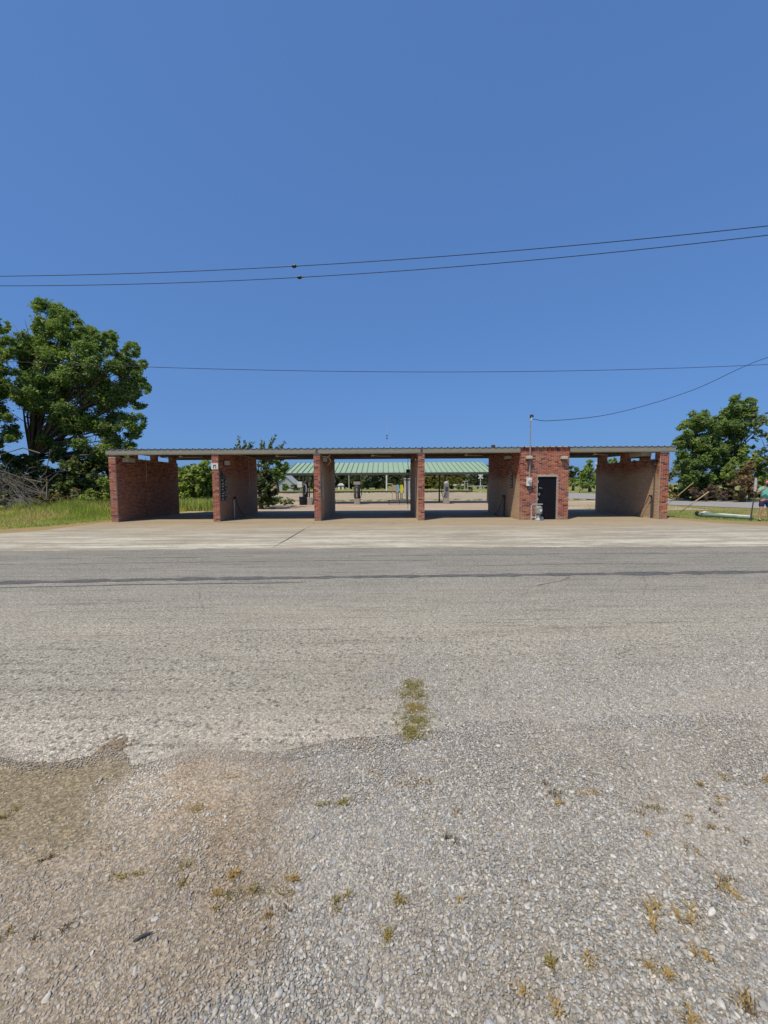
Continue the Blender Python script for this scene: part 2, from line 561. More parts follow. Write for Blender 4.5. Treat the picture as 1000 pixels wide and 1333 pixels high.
me = bpy.data.meshes.new('gravel_verge')
V = np.stack([gx, gy, zz], -1).reshape(-1, 3)
ii = (np.arange(ny-1)[:, None]*nx+np.arange(nx-1)[None]).ravel()
me.from_pydata(V.tolist(), [], np.stack([ii, ii+1, ii+nx+1, ii+nx], 1).tolist())
a = me.color_attributes.new('col', 'FLOAT_COLOR', 'POINT')
C4 = np.ones((len(V), 4)); C4[:, :3] = colr.reshape(-1, 3); a.data.foreach_set('color', C4.ravel())
me.materials.append(M['verge']); me.polygons.foreach_set('use_smooth', [True]*len(me.polygons))
o = bpy.data.objects.new('gravel_verge', me); COL.objects.link(o); o['kind'] = 'structure'
sheet('verge_ground', [(-60, -20), (60, -20), (60, 3.6), (-60, 3.6)], -.026, M['ballast'])

# road with its ragged worn near edge
edge_px = [(-420, 975), (-200, 985), (-60, 980), (0, 984), (30, 990), (75, 993), (120, 984), (140, 970), (163, 975), (170, 992), (200, 991), (250, 978), (300, 977), (345, 984),
           (400, 971), (460, 962), (520, 956), (560, 950), (620, 945), (700, 940), (800, 935), (900, 930), (1000, 930), (1150, 930), (1400, 930)]
edge = [gnd(*p) for p in edge_px]
ei = 17   # from here on the edge breaks up under loose gravel
fine = ragline(ragline(edge[:ei], .12, .03, 6), .02, .008, 5)+ragline(ragline(edge[ei:], .22, .10, 16), .035, .03, 15)
far = ragline([(60, 10.25), (14, 10.3), (6, 10.45), (0, 10.5), (-8, 10.35), (-60, 10.2)], .25, .05, 8)
road_poly = [(-60, 3.0)]+[(edge[0][0]-2, 2.6)]+fine+[(60, 3.2)]+far
sheet('road', road_poly, 0.0, M['road'])
# tar seam: dark strip where two passes of paving meet
def strip(name, pts, wid, z, mat, seed):
    r = random.Random(seed); up, dn = [], []
    P = ragline(pts, .18, .012, seed)
    for x, y in P:
        w1 = wid*r.uniform(.35, 1.15)
        up.append((x, y+w1/2)); dn.append((x, y-w1/2))
    return sheet(name, up+dn[::-1], z, mat)
M['tar'] = m_ground('tar_seam', [(.35, (.085, .085, .085)), (.55, (.125, .122, .12)), (.7, (.19, .185, .18))], 6, 40, .3)
M['tar2'] = m_ground('crack', [(.35, (.12, .115, .11)), (.6, (.20, .19, .18))], 6, 40, .3)
seam = [gnd(-250, 769), gnd(0, 759), gnd(200, 754.5), gnd(400, 752), gnd(600, 749.5), gnd(800, 747), gnd(1000, 744.5), gnd(1300, 740)]
strip('road_seam', seam, .26, .004, M['tar'], 4)
strip('road_seam', [(x, y-.36) for x, y in seam[1:4]], .06, .004, M['tar'], 6)
strip('road_crack', [gnd(0, 780), gnd(25, 773), gnd(55, 765)], .03, .008, M['tar2'], 14)
strip('road_crack', [gnd(535, 789), gnd(533, 782), gnd(528, 771)], .02, .008, M['tar2'], 15)

for k, (pp_, wd_) in enumerate((([(-40, 735), (180, 733), (420, 730), (560, 730)], .028), ([(470, 724), (640, 722), (860, 720), (1040, 720)], .03), ([(60, 727), (230, 726), (330, 724)], .03),
                              ([(600, 737), (760, 734), (880, 734)], .022), ([(700, 762), (730, 757), (742, 751)], .02), ([(255, 757), (262, 768), (258, 782), (268, 797)], .014), ([(835, 748), (842, 760), (838, 775)], .014))):
    strip('road_crack', [gnd(*q) for q in pp_], wd_, .008, M['tar2'], 200+k*7)
# concrete pad with flared approaches
padL = ragline([(-60, 11.4), (-30, 11.8), (-19, 12.3), (-14.5, 13.2), (-13.0, 15.0), (-12.75, 18.5), (-12.75, 24.9)], .5, .04, 21)
padR = ragline([(13.3, 24.9), (13.3, 18.4), (13.6, 16.6), (15.0, 15.0), (22, 14.0), (60, 13.5)], .5, .05, 25)
sheet('concrete_pad', [(-60, 10.0)]+padL+padR+[(60, 10.0)], -.003, M['pad'])
# joints in the concrete
strip('pad_joint', [gnd(355, 713), gnd(378, 700), gnd(411, 680)], .035, .001, M['tar2'], 31)
strip('pad_joint', [(-12.7, 18.05), (-4, 18.08), (4, 18.05), (13.2, 18.08)], .03, .001, M['tar2'], 33)
# lime film on the pad
M['lime'] = m_ground('lime_film', [(.35, (.55, .52, .47)), (.65, (.47, .44, .39))], 1.5, 14, .1, stretch=(.3, 1, 1))
def film(pxs, seed):
    pts = [gnd(*p) for p in pxs]
    P = ragline(pts+[pts[0]], .25, .07, seed)[:-1]
    sheet('lime_stain', P, .001, M['lime'])
# tan lot behind, driveway, side road
sheet('dirt_lot', ragline([(-14, 24.4), (20, 24.4)], 2, .15, 51)+ragline([(21, 33), (16, 43), (-10, 43.5), (-9.5, 33), (-14, 27)], 1, .3, 52), -.014, M['lot'])
tp = [gnd(*p) for p in [(660, 640.5), (742, 641.2), (781, 643), (870, 648.8), (1000, 652.5), (1200, 659)]]
bt = [gnd(*p) for p in [(1200, 672), (1000, 662), (870, 657), (781, 649.8), (742, 648.8), (660, 649)]]
sheet('side_road', tp+bt, -.006, M['asphalt2'])
sheet('driveway', [gnd(*p) for p in [(680, 652), (781, 651.8), (815, 652.5), (815, 656.6), (781, 657), (680, 658)]], -.018, M['pale'])
dl = ragline([(-60, 13.0), (-30, 13.3), (-19, 14.0), (-15.5, 15.0), (-14.2, 17.0), (-13.6, 19.5), (-12.9, 26)], .5, .15, 61)
sheet('dry_verge', [(-60, 11.2)]+padL[:-1]+[(-12.6, 26)]+dl[::-1], -.012, M['dryverge'])
dr = ragline([(13.2, 26), (14.1, 19.0), (15.2, 17.2), (18, 16.1), (24, 15.2), (60, 14.8)], .5, .15, 63)
sheet('dry_verge', [(13.0, 26)]+padR[1:]+dr[::-1], -.012, M['dryverge'])
sheet('dry_verge', ragline([(16, 20.2), (22, 19.6), (30, 20), (30, 21.0), (22, 21.6), (17, 21.4), (16, 20.2)], .5, .12, 64)[:-1], -.012, M['dryverge'])

# railway embankment
mb = MB(); prof = [(41.5, -.03), (44.5, .12), (49, .30), (52.0, .52), (53.5, .58), (57.0, .58), (61, -.03)]
xs = np.linspace(-110, 22, 133); V = []
for x in xs:
    k = float(np.clip((22-x)/10, 0, 1))
    for (yy, z) in prof:
        V.append((x, yy+random.uniform(-.25, .25), -.03+(z+.03)*k+(random.uniform(-.05, .05) if z > 0 else 0)*k))
n = len(prof)
mb.add(V, [(i*n+j, (i+1)*n+j, (i+1)*n+j+1, i*n+j+1) for i in range(len(xs)-1) for j in range(n-1)])
o = mb.build('railway_embankment', M['ballast'], smooth=True); o['kind'] = 'structure'
tr = thing('railway_track', 'rusty railway track running across behind the green canopy on its low embankment', 'railway track', (0, 55.2, .56))
for yy in (54.4, 55.9):
    mb = MB(); mb.box(-108, 12, yy-.035, yy+.035, .66, .80); mb.box(-108, 12, yy-.07, yy+.07, .64, .66)
    reparent(mb.build('rail', M['rust'], loc=(0, yy, .66)), tr)
mb = MB()
for i in range(200):
    x = -107+i*.6
    mb.box(x-.11, x+.11, 53.8, 56.5, .54, .642)
o = reparent(mb.build('sleepers', M['tie'], loc=(0, 55.2, .56)), tr); o['kind'] = 'stuff'

# ------------------------------------------------------------------ car wash building
Y0, Y1 = 18.6, 24.2
bld = thing('car_wash_building', 'long open brick self-service car wash with five wall piers and a flat metal roof', 'car wash', (0, 21.4, 0))
RED = np.array([[.42, .125, .085], [.50, .175, .11], [.38, .10, .065], [.40, .12, .09], [.53, .22, .14], [.19, .055, .045], [.10, .038, .035], [.45, .155, .08]])
PR = np.array([.22, .16, .17, .14, .08, .09, .06, .08])
PR = PR/PR.sum()
def brick_face(parent, O, U, Nn, L, z0, z1, seed, coat=None, pal=RED, p=PR, soldier=None, holes=()):
    """ bricks in running bond standing 7 mm proud of the mortar """
    r = np.random.default_rng(seed)
    O = np.array(O, float); U = np.array(U, float); Nn = np.array(Nn, float)
    rows = []
    mod, bl, bh = .21, .193, .067
    nr = int((z1-z0)/bh)
    for i in range(nr):
        a_ = z0+i*bh+.007; b_ = a_+.052
        if soldier and a_ > soldier: break
        u = -(mod/2 if i % 2 else 0)
        while u < L-.02:
            u0, u1 = max(u, 0.0), min(u+bl, L)
            if u1-u0 > .03:
                ok = True
                for (h0, h1, hz) in holes:
                    if a_ < hz and u1 > h0 and u0 < h1:
                        if u0 < h0-.03: u1 = h0
                        elif u1 > h1+.03: u0 = h1
                        else: ok = False
                if ok: rows.append((u0, u1, a_, b_))
            u += mod
    if soldier:
        u = 0
        while u < L-.03:
            rows.append((u+.004, min(u+.062, L), soldier+.02, min(soldier+.215, z1))); u += .067
    A = np.array(rows); n = len(A)
    d = .007+r.uniform(-.002, .003, n)
    cidx = r.choice(len(pal), n, p=p)
    c = pal[cidx]*np.array([.88, .92, .78])*r.uniform(.78, 1.2, (n, 1))
    zc = (A[:, 2]+A[:, 3])/2; uc = (A[:, 0]+A[:, 1])/2
    if coat is not None:
        wob = np.array([mnoise.noise(Vector((uu*.8, zz_*.9, seed))) for uu, zz_ in zip(uc, zc)])
        k = np.clip((coat[1]-zc+wob*.5)/.5, 0, 1)*coat[2]
        c = c*(1-k[:, None])+np.array(coat[0])*k[:, None]*r.uniform(.88, 1.1, (n, 1))
    spl = np.clip(1-zc/.35, 0, 1)[:, None]*.45*r.uniform(.4, 1.2, (n, 1)); c = c*(1-spl)+np.array([.34, .27, .18])*spl
    V = np.zeros((n, 8, 3))
    for q, (uu, zc_, dd) in enumerate([(0, 2, 0), (1, 2, 0), (1, 3, 0), (0, 3, 0), (0, 2, 1), (1, 2, 1), (1, 3, 1), (0, 3, 1)]):
        off = (d if dd else np.full(n, -.003))
        V[:, q] = O+U*A[:, uu][:, None]+Nn*off[:, None]
        V[:, q, 2] = A[:, zc_]
    base = np.arange(n)[:, None]*8
    fl = np.concatenate([base+np.array(f) for f in ((4, 5, 6, 7), (0, 1, 5, 4), (1, 2, 6, 5), (2, 3, 7, 6), (3, 0, 4, 7))])
    me = bpy.data.meshes.new('brickwork')
    me.from_pydata(V.reshape(-1, 3).tolist(), [], fl.tolist())
    a = me.color_attributes.new('col', 'FLOAT_COLOR', 'POINT')
    C4 = np.ones((n*8, 4)); C4[:, :3] = np.repeat(c, 8, 0); a.data.foreach_set('color', C4.ravel())
    me.materials.append(M['brick'])
    bm = bmesh.new(); bm.from_mesh(me); bmesh.ops.recalc_face_normals(bm, faces=bm.faces[:]); bm.to_mesh(me); bm.free()
    o = bpy.data.objects.new('brickwork', me); COL.objects.link(o); o.parent = parent
    o.location = -Vector(parent.matrix_basis.translation)-Vector((bld.location)) if parent is not bld else -Vector(bld.location)
    o['kind'] = 'stuff'
    return o

TAN = (.56, .41, .27)
def wall(x0, x1, top, seed, label, cl=None, cr=None, front_top=None, stubs=()):
    loc = ((x0+x1)/2, (Y0+Y1)/2, 0)
    ft = front_top or top
    mb = MB(); mb.box(x0, x1, Y0, Y1, -.02, top)
    wl = mb.build('bay_wall', M['mortar_dull'], loc=loc); reparent(wl, bld); wl['label'] = label
    brick_face(wl, (x0, Y1, 0), (0, -1, 0), (-1, 0, 0), Y1-Y0, 0, top, seed, cl)
    brick_face(wl, (x1, Y0, 0), (0, 1, 0), (1, 0, 0), Y1-Y0, 0, top, seed+1, cr)
    fm = MB(); fm.box(x0-.012, x1+.012, Y0-.03, Y0+.02, 0, ft)
    f = fm.build('pier_front', M['mortar'], loc=(loc[0], Y0, 0)); reparent(f, wl); f.location = (0, Y0-loc[1], 0)
    b = brick_face(wl, (x0-.012, Y0-.03, 0), (1, 0, 0), (0, -1, 0), x1-x0+.024, 0, ft, seed+2)
    brick_face(wl, (x1, Y1, 0), (-1, 0, 0), (0, 1, 0), x1-x0, 0, top, seed+3)
    for (sy, sl, st) in stubs:
        mb = MB(); mb.box(x0+.01, x1-.01, sy-sl/2, sy+sl/2, top, st)
        s = mb.build('brick_stub', M['mortar_dull'], loc=(loc[0], sy, top)); s.parent = wl; s.location = (0, sy-loc[1], top)
        brick_face(wl, (x0+.01, sy+sl/2, 0), (0, -1, 0), (-1, 0, 0), sl, top, st, seed+40)
        brick_face(wl, (x1-.01, sy-sl/2, 0), (0, 1, 0), (1, 0, 0), sl, top, st, seed+41)
        brick_face(wl, (x0+.01, sy-sl/2, 0), (1, 0, 0), (0, -1, 0), x1-x0-.02, top, st, seed+42)
    return wl
MUD = (.26, .13, .09)
wall(-12.58, -12.30, 3.0, 100, 'red brick end wall with a slot of sky above it', None, (MUD, 2.2, .45), stubs=[(18.78, .36, 3.3), (20.2, .3, 3.32), (22.0, .3, 3.34), (23.9, .4, 3.36)])
wall(-7.86, -7.59, 3.28, 120, 'brick bay wall carrying a control panel and a white sign', (TAN, 2.3, .8), ((.33, .22, .16), 2.3, .85))
wall(-3.20, -2.93, 3.06, 140, 'narrow brick bay wall left of the centre bay', (TAN, 2.3, .9), (TAN, 2.7, .92), front_top=3.06, stubs=[(18.8, .4, 3.3), (23.95, .4, 3.36)])
wall(1.59, 1.86, 2.86, 160, 'narrow brick bay wall right of the centre bay', (TAN, 2.9, .92), (TAN, 2.5, .8), front_top=3.06, stubs=[(18.8, .4, 3.3), (19.9, .3, 3.32), (23.95, .4, 3.36)])
wall(12.70, 13.06, 2.78, 180, 'brick end wall with a wide slot of sky above it', ((.54, .40, .27), 2.5, .88), None, front_top=3.06, stubs=[(18.8, .4, 3.3), (20.0, .34, 3.32), (21.6, .4, 3.34), (23.9, .45, 3.36)])
# equipment room
loc = (7.38, 21.4, 0)
DX0, DX1, DZ = 7.07, 7.96, 1.98
mb = MB()
mb.box(6.26, DX0, Y0, Y0+.2, -.02, 3.36); mb.box(DX1, 8.5, Y0, Y0+.2, -.02, 3.36); mb.box(DX0, DX1, Y0, Y0+.2, DZ, 3.36)
mb.box(6.26, 6.46, Y0+.201, Y1, -.02, 3.34); mb.box(8.3, 8.5, Y0+.201, Y1, -.02, 3.34); mb.box(6.461, 8.299, Y1-.2, Y1, -.02, 3.34)
room = mb.build('equipment_room_wall', M['mortar_dull'], loc=loc); reparent(room, bld); room['label'] = 'closed brick equipment room with a black door'
mb = MB(); mb.box(6.262, DX0, Y0-.003, Y0+.0, 0, 3.36); mb.box(DX1, 8.498, Y0-.003, Y0, 0, 3.36); mb.box(DX0, DX1, Y0-.003, Y0, DZ, 3.36)
mf = mb.build('mortar_front', M['mortar'], loc=loc); mf.parent = room; mf.location = (0, 0, 0)
brick_face(room, (6.255, Y0-.003, 0), (1, 0, 0), (0, -1, 0), 2.25, 0, 3.36, 200, soldier=3.10, holes=[(DX0-6.255-.04, DX1-6.255+.04, DZ+.04)])
brick_face(room, (6.26, Y1, 0), (0, -1, 0), (-1, 0, 0), Y1-Y0, 0, 3.30, 201, ((.56, .41, .27), 2.2, .88))
brick_face(room, (8.5, Y0, 0), (0, 1, 0), (1, 0, 0), Y1-Y0, 0, 3.30, 202, (TAN, 2.2, .8))
brick_face(room, (8.5, Y1, 0), (-1, 0, 0), (0, 1, 0), 2.24, 0, 3.30, 203)
def bx(x0, x1, y0, y1, z0, z1):
    mb = MB(); mb.box(x0, x1, y0, y1, z0, z1); return mb
def part(mb, name, mat, p, loc, label=None, **k):
    o = mb.build(name, mat, loc=loc, **k)
    o.parent = p
    off = Vector((0, 0, 0)); q = p
    while q is not None: off += Vector(q.location); q = q.parent
    o.location = Vector(loc)-off
    if label: o['label'] = label
    return o
mb = MB(); mb.box(DX0-.04, DX0+.01, Y0-.016, Y0+.12, 0, DZ+.04); mb.box(DX1-.01, DX1+.04, Y0-.016, Y0+.12, 0, DZ+.04); mb.box(DX0+.01, DX1-.01, Y0-.016, Y0+.12, DZ-.01, DZ+.04)
df = part(mb, 'door_frame', M['concrete'], bld, (7.5, Y0, 0))
mdoor, t, b = nmat('black_door_paint')
vv = coords(t, (1, 1, 3), (0, R(20), 0))
t.links.new(ramp(t, noise(t, vv, 2.2, 7, .7), [(.5, (.006, .006, .010)), (.7, (.012, .012, .018)), (.82, (.05, .05, .06))]), b.inputs['Base Color'])
b.inputs['Roughness'].default_value = .6; b.inputs['Specular IOR Level'].default_value = .15
bump(t, b, noise(t, coords(t), 1.5, 3), .5, .02)
mb = MB(); mb.box(DX0+.012, DX1-.012, Y0+.03, Y0+.075, .015, DZ-.012)
door = part(mb, 'door', mdoor, bld, (7.5, Y0+.05, 0))
mb = MB(); mb.tube([(DX0+.1, Y0+.03, 1.46), (DX0+.1, Y0-.03, 1.46)], .026, 10); mb.tube([(DX0+.1, Y0-.03, 1.46), (DX0+.2, Y0-.04, 1.45)], .014, 8)
part(mb, 'door_handle', M['steel'], door, (DX0+.1, Y0, 1.46))
mb = MB(); mb.box(DX0+.06, DX0+.13, Y0+.01, Y0+.03, 1.12, 1.22)
part(mb, 'lock_plate', M['steel'], door, (DX0+.1, Y0, 1.2))
for zc in (.25, .9, 1.7): part(bx(DX0+.02, DX0+.05, Y0+.005, Y0+.03, zc, zc+.1), 'hinge', M['lgrey'], door, (DX0+.02, Y0, zc))

# roof: corrugated sheet, fascias, purlins
rf = MB(); prof = []
x = -12.72
while x < 13.20:
    prof += [(x, 0), (x+.20, 0), (x+.225, .038), (x+.265, .038), (x+.29, 0)]; x += .2905
for th, flip in ((0, 0), (-.006, 1)):
    V = []
    for (yy, zz_) in ((Y0-.09, 3.315), (Y1+.30, 3.40)):
        V += [(a_, yy, zz_+b_+th) for a_, b_ in prof]
    n = len(prof)
    rf.add(V, [(i, i+1, n+i+1, n+i) if not flip else (i, n+i, n+i+1, i+1) for i in range(n-1)])
roof = part(rf, 'roof_sheet', M['roofmetal'], bld, (0, 21.4, 3.3))
def fascia(x0, x1, yf, z0, z1, s=1):
    mb = MB(); mb.box(x0, x1, yf-.012, yf+.012, z0+.05, z1)
    o = part(mb, 'fascia', M['fascia'], bld, ((x0+x1)/2, yf, z0))
    mb = MB(); mb.box(x0, x1, yf-.02, yf+.07, z0, z0+.049)
    part(mb, 'fascia_lip', M['fascia_lip'], o, ((x0+x1)/2, yf, z0))
fascia(-12.68, -7.9, Y0-.055, 3.07, 3.311)
fascia(-7.895, -3.04, Y0-.055, 3.07, 3.311)
fascia(-3.035, 1.725, Y0-.055, 3.07, 3.311)
fascia(1.73, 6.24, Y0-.055, 3.07, 3.311)
fascia(8.52, 13.30, Y0-.055, 3.07, 3.311)
fascia(-12.68, 13.38, Y1+.24, 3.20, 3.39)
for xx in (-12.70, 13.305):
    mb = MB(); mb.add([(xx, Y0-.07, 3.12), (xx, Y1+.26, 3.2), (xx, Y1+.26, 3.39), (xx, Y0-.07, 3.311), (xx+.012, Y0-.07, 3.12), (xx+.012, Y1+.26, 3.2), (xx+.012, Y1+.26, 3.39), (xx+.012, Y0-.07, 3.311)],
           [(0, 1, 2, 3), (7, 6, 5, 4), (0, 4, 5, 1), (3, 2, 6, 7), (0, 3, 7, 4), (1, 5, 6, 2)])
    if xx > 0: part(mb, 'end_trim', M['galv'], bld, (xx, 21.4, 3.2))
    else:
        mb = MB(); mb.box(xx, xx+.012, Y0-.07, Y1+.26, 3.27, 3.312); part(mb, 'end_trim', M['galv'], bld, (xx, 21.4, 3.2))
# joint brackets over the piers
for xx in (-3.06, 1.73):
    mb = MB(); mb.box(xx-.05, xx+.05, Y0-.078, Y0-.069, 3.10, 3.29)
    part(mb, 'joint_plate', M['purlin'], bld, (xx, Y0, 3.2))
for k, yy in enumerate(np.linspace(Y0+.55, Y1-.35, 6)):
    zt = 3.305+(yy-Y0+.16)/(Y1-Y0+.46)*.085
    for (xa, xb) in ((-12.6, 6.25), (8.51, 13.3)):
        mb = MB(); mb.box(xa, xb, yy-.004, yy+.004, zt-.09, zt); mb.box(xa, xb, yy+.0041, yy+.06, zt-.09, zt-.082)
        part(mb, 'purlin', M['purlin'], bld, ((xa+xb)/2, yy, zt-.1))
# hanging bay lights / boom hubs under the roof
for i, xx in enumerate((-10.1, -5.3, -.55, 4.1, 10.5)):
    mb = MB(); mb.tube([(xx, 20.2, 3.3), (xx, 20.2, 3.12)], .04, 8); mb.tube([(xx, 20.2, 3.12), (xx+.25, 20.0, 3.06), (xx+.9, 20.6, 3.1)], .018, 6)
    mb.lathe((xx, 20.2, 3.06), [(.02, 0), (.09, .01), (.09, .06), (.03, .1)], 10)
    part(mb, 'hose_boom', M['cream'], bld, (xx, 20.2, 3.2))

# fixtures on the building (parts of it)
def light_box(x, y, z, sx, sy, sz, label=None):
    mb = MB(); mb.box(x-sx, x+sx, y-sy, y+sy, z, z+sz)
    o = part(mb, 'wall_light', M['cream'], bld, (x, y, z), label, bevel=.015)
    mb = MB(); mb.box(x-sx*.8, x+sx*.8, y-sy*.85, y+sy*.85, z-.05, z-.001)
    part(mb, 'lens', M['dgrey'], o, (x, y, z))
light_box(6.62, Y0-.12, 2.78, .13, .10, .14)
light_box(8.22, Y0-.12, 2.76, .13, .10, .14)
# pale cover under the roof of the right bay, others on the inner walls
light_box(12.45, 19.7, 2.93, .22, .5, .2)
light_box(6.12, 20.0, 2.87, .13, .2, .16)
light_box(-12.12, 19.3, 2.78, .13, .3, .2)
light_box(-7.42, 19.25, 2.62, .1, .12, .2)
light_box(-2.8, 19.3, 2.75, .1, .1, .2)

# ---- things fixed to the walls
# electric mast, weatherhead, meter
mast = thing('electric_service_mast', 'thin grey service mast rising through the roof above the black door', 'service mast', (6.68, Y0-.08, 1.9))
mb = MB(); mb.tube([(6.68, Y0-.08, 1.93), (6.68, Y0-.08, 3.28), (6.66, Y0-.08, 4.66)], .028, 8)
part(mb, 'conduit', M['grey'], mast, (6.68, Y0-.08, 2))
mb = MB(); mb.tube([(6.66, Y0-.08, 4.64), (6.67, Y0-.1, 4.74), (6.72, Y0-.13, 4.75), (6.76, Y0-.15, 4.66)], [.04, .055, .05, .04], 8)
part(mb, 'weatherhead', M['dgrey'], mast, (6.68, Y0-.08, 4.6))
mb = MB(); mb.lathe((6.70, Y0-.11, 4.50), [(.02, 0), (.045, .02), (.03, .05), (.045, .08), (.02, .1)], 8)
part(mb, 'insulator', M['white'], mast, (6.68, Y0-.08, 4.5))
em = thing('electric_meter', 'pale grey electric meter box on the brick left of the black door', 'electric meter', (6.66, Y0-.01, 1.58))
part(bx(6.54, 6.78, Y0-.12, Y0-.012, 1.55, 1.93), 'meter_box', M['white'], em, (6.66, Y0, 1.6), bevel=.01)
mb = MB(); mb.tube([(6.67, Y0-.12, 1.77), (6.67, Y0-.2, 1.77)], [.085, .075], 16)
part(mb, 'meter_dial', M['lgrey'], em, (6.66, Y0-.12, 1.77))
part(bx(6.62, 6.70, Y0-.10, Y0-.012, 1.40, 1.55), 'conduit_elbow', M['dgrey'], em, (6.66, Y0-.05, 1.5))
# gas meter
gm = thing('gas_meter', 'grey gas meter with its bent pipe standing beside the black door', 'gas meter', (6.9, Y0-.35, 0))
mb = MB(); mb.tube([(6.72, Y0-.25, -.02), (6.72, Y0-.25, .66), (6.75, Y0-.25, .72), (7.0, Y0-.27, .72), (7.22, Y0-.27, .72)], .022, 8)
part(mb, 'gas_pipe', M['lgrey'], gm, (6.72, Y0-.25, 0))
mb = MB(); mb.tube([(7.0, Y0-.4, .26), (7.0, Y0-.4, .32), (7.0, Y0-.4, .6), (7.0, Y0-.4, .66)], [.1, .15, .15, .09], 12)
mb.box(6.87, 7.13, Y0-.5, Y0-.2, .30, .58)
part(mb, 'meter_body', M['grey'], gm, (7.0, Y0-.35, .4), bevel=.02)
mb = MB(); mb.tube([(7.04, Y0-.52, .46), (7.04, Y0-.56, .46)], .06, 12); mb.box(6.93, 6.99, Y0-.53, Y0-.5, .38, .54)
part(mb, 'meter_face', M['white'], gm, (7.0, Y0-.52, .46))
mb = MB(); mb.tube([(6.90, Y0-.35, -.02), (6.90, Y0-.35, .3)], .03, 8); mb.tube([(7.07, Y0-.35, -.02), (7.07, Y0-.35, .3)], .03, 8); mb.tube([(6.72, Y0-.25, .12), (7.1, Y0-.33, .14)], .03, 8)
mb.lathe((6.98, Y0-.42, 0), [(.10, 0), (.1, .04), (.05, .1), (.05, .2), (.08, .24)], 10)
part(mb, 'regulator', M['lgrey'], gm, (7.0, Y0-.35, .1))
mb = MB(); mb.lathe((7.17, Y0-.33, 0), [(.07, 0), (.085, .05), (.08, .12), (.03, .17)], 10)
tag(mb.build('dropped_valve', M['lgrey'], loc=(7.17, Y0-.33, 0), smooth=True), 'small pale valve on the ground at the foot of the black door', 'valve')

# control panels with small white marks
def panel(X, y0, y1, z0, z1, s, label, rows, seed):
    r = random.Random(seed)
    p = thing('control_panel', label, 'control panel', (X, (y0+y1)/2, z0))
    part(bx(min(X, X+s*.03), max(X, X+s*.03), y0, y1, z0, z1), 'panel_board', M['dgrey'], p, (X, (y0+y1)/2, z0))
    mb = MB(); xa, xb = sorted((X+s*.031, X+s*.035))
    h = (z1-z0)/rows
    for i in range(rows):
        zc = z0+(i+.5)*h
        kind = i % 3
        if kind == 0: mb.box(xa, xb, y0+.04, y0+.04+(y1-y0)*.5, zc-.018, zc+.018)
        elif kind == 1:
            mb.box(xa, xb, y0+.05, y0+.075, zc-.05, zc+.05); mb.box(xa, xb, y0+.09, y1-.05, zc-.012, zc+.012)
        else: mb.box(xa, xb, y0+.06, y1-.06, zc-.05, zc-.02); mb.box(xa, xb, y1-.09, y1-.06, zc-.02, zc+.06)
    o = part(mb, 'panel_marks', M['white'], p, (X, (y0+y1)/2, z0)); o['kind'] = 'stuff'
    return p
panel(-7.575, 18.78, 19.12, .95, 2.28, 1, 'tall dark control panel with white markings nearest the pillar end of the wall', 9, 1)
part(bx(-7.545, -7.5, 18.84, 19.06, 1.96, 2.2), 'coin_box', M['black'], bpy.data.objects['control_panel'], (-7.5, 18.95, 2))
panel(-7.575, 19.2, 19.42, .95, 2.1, 1, 'narrow strip of white marks just behind the tall dark control panel', 7, 2)
panel(6.247, 19.6, 19.85, 1.45, 2.2, -1, 'small dark control panel with white marks left of the equipment room corner', 5, 3)
mb = bx(-2.915, -2.86, 18.95, 19.2, 1.0, 2.1)
tag(mb.build('coin_cabinet', M['steel'], loc=(-2.9, 19.1, 1.0)), 'slim steel coin cabinet on the wall left of the centre bay', 'coin cabinet')
mb = bx(1.535, 1.575, 19.6, 19.8, .9, 2.0)
tag(mb.build('instruction_plate', M['lgrey'], loc=(1.55, 19.7, .9)), 'slim pale plate on the shaded wall right of the centre bay', 'plate')

# white square sign on second pier
sg = thing('pier_sign', 'small square white sign with a grey symbol on the second brick pier', 'sign', (-7.73, Y0-.05, 2.43))
part(bx(-7.89, -7.58, Y0-.062, Y0-.044, 2.40, 2.68), 'sign_board', M['white'], sg, (-7.73, Y0-.05, 2.43))
mb = MB(); mb.box(-7.80, -7.76, Y0-.066, Y0-.063, 2.44, 2.60); mb.box(-7.755, -7.67, Y0-.066, Y0-.063, 2.55, 2.61); mb.box(-7.70, -7.66, Y0-.066, Y0-.063, 2.44, 2.53)
part(mb, 'sign_mark', M['dgrey'], sg, (-7.73, Y0-.06, 2.43))

# wand holders and hoses
def wand(X, y, s, label, white=False):
    p = thing('spray_wand', label, 'spray wand', (X, y, 0))
    mb = MB(); mb.tube([(X+s*.07, y, .02), (X+s*.07, y, .95)], .035, 8)
    part(mb, 'wand_tube', M['lgrey'] if white else M['dgrey'], p, (X+s*.07, y, .5))
    mb = MB(); mb.tube([(X+s*.07, y, .95), (X+s*.08, y+.02, 1.05), (X+s*.13, y+.1, 1.06)], [.045, .05, .03], 8)
    part(mb, 'wand_grip', M['black'], p, (X+s*.07, y, 1))
    mb = MB(); mb.tube([(X+s*.12, y+.1, 1.06), (X+s*.10, y+.35, .7), (X+s*.14, y+.7, .25), (X+s*.25, y+.95, .05), (X+s*.4, y+.6, .03), (X+s*.3, y+.2, .03)], .014, 6)
    part(mb, 'hose', M['rubber'], p, (X+s*.07, y, .5))
    return p
wand(-7.58, 20.2, 1, 'dark spray wand in its upright tube on the second wall', True)
wand(6.25, 20.7, -1, 'black spray wand and drooping hose against the equipment room side wall')
wand(12.69, 19.0, -1, 'tall thin spray wand on the sunlit end of the right end wall')
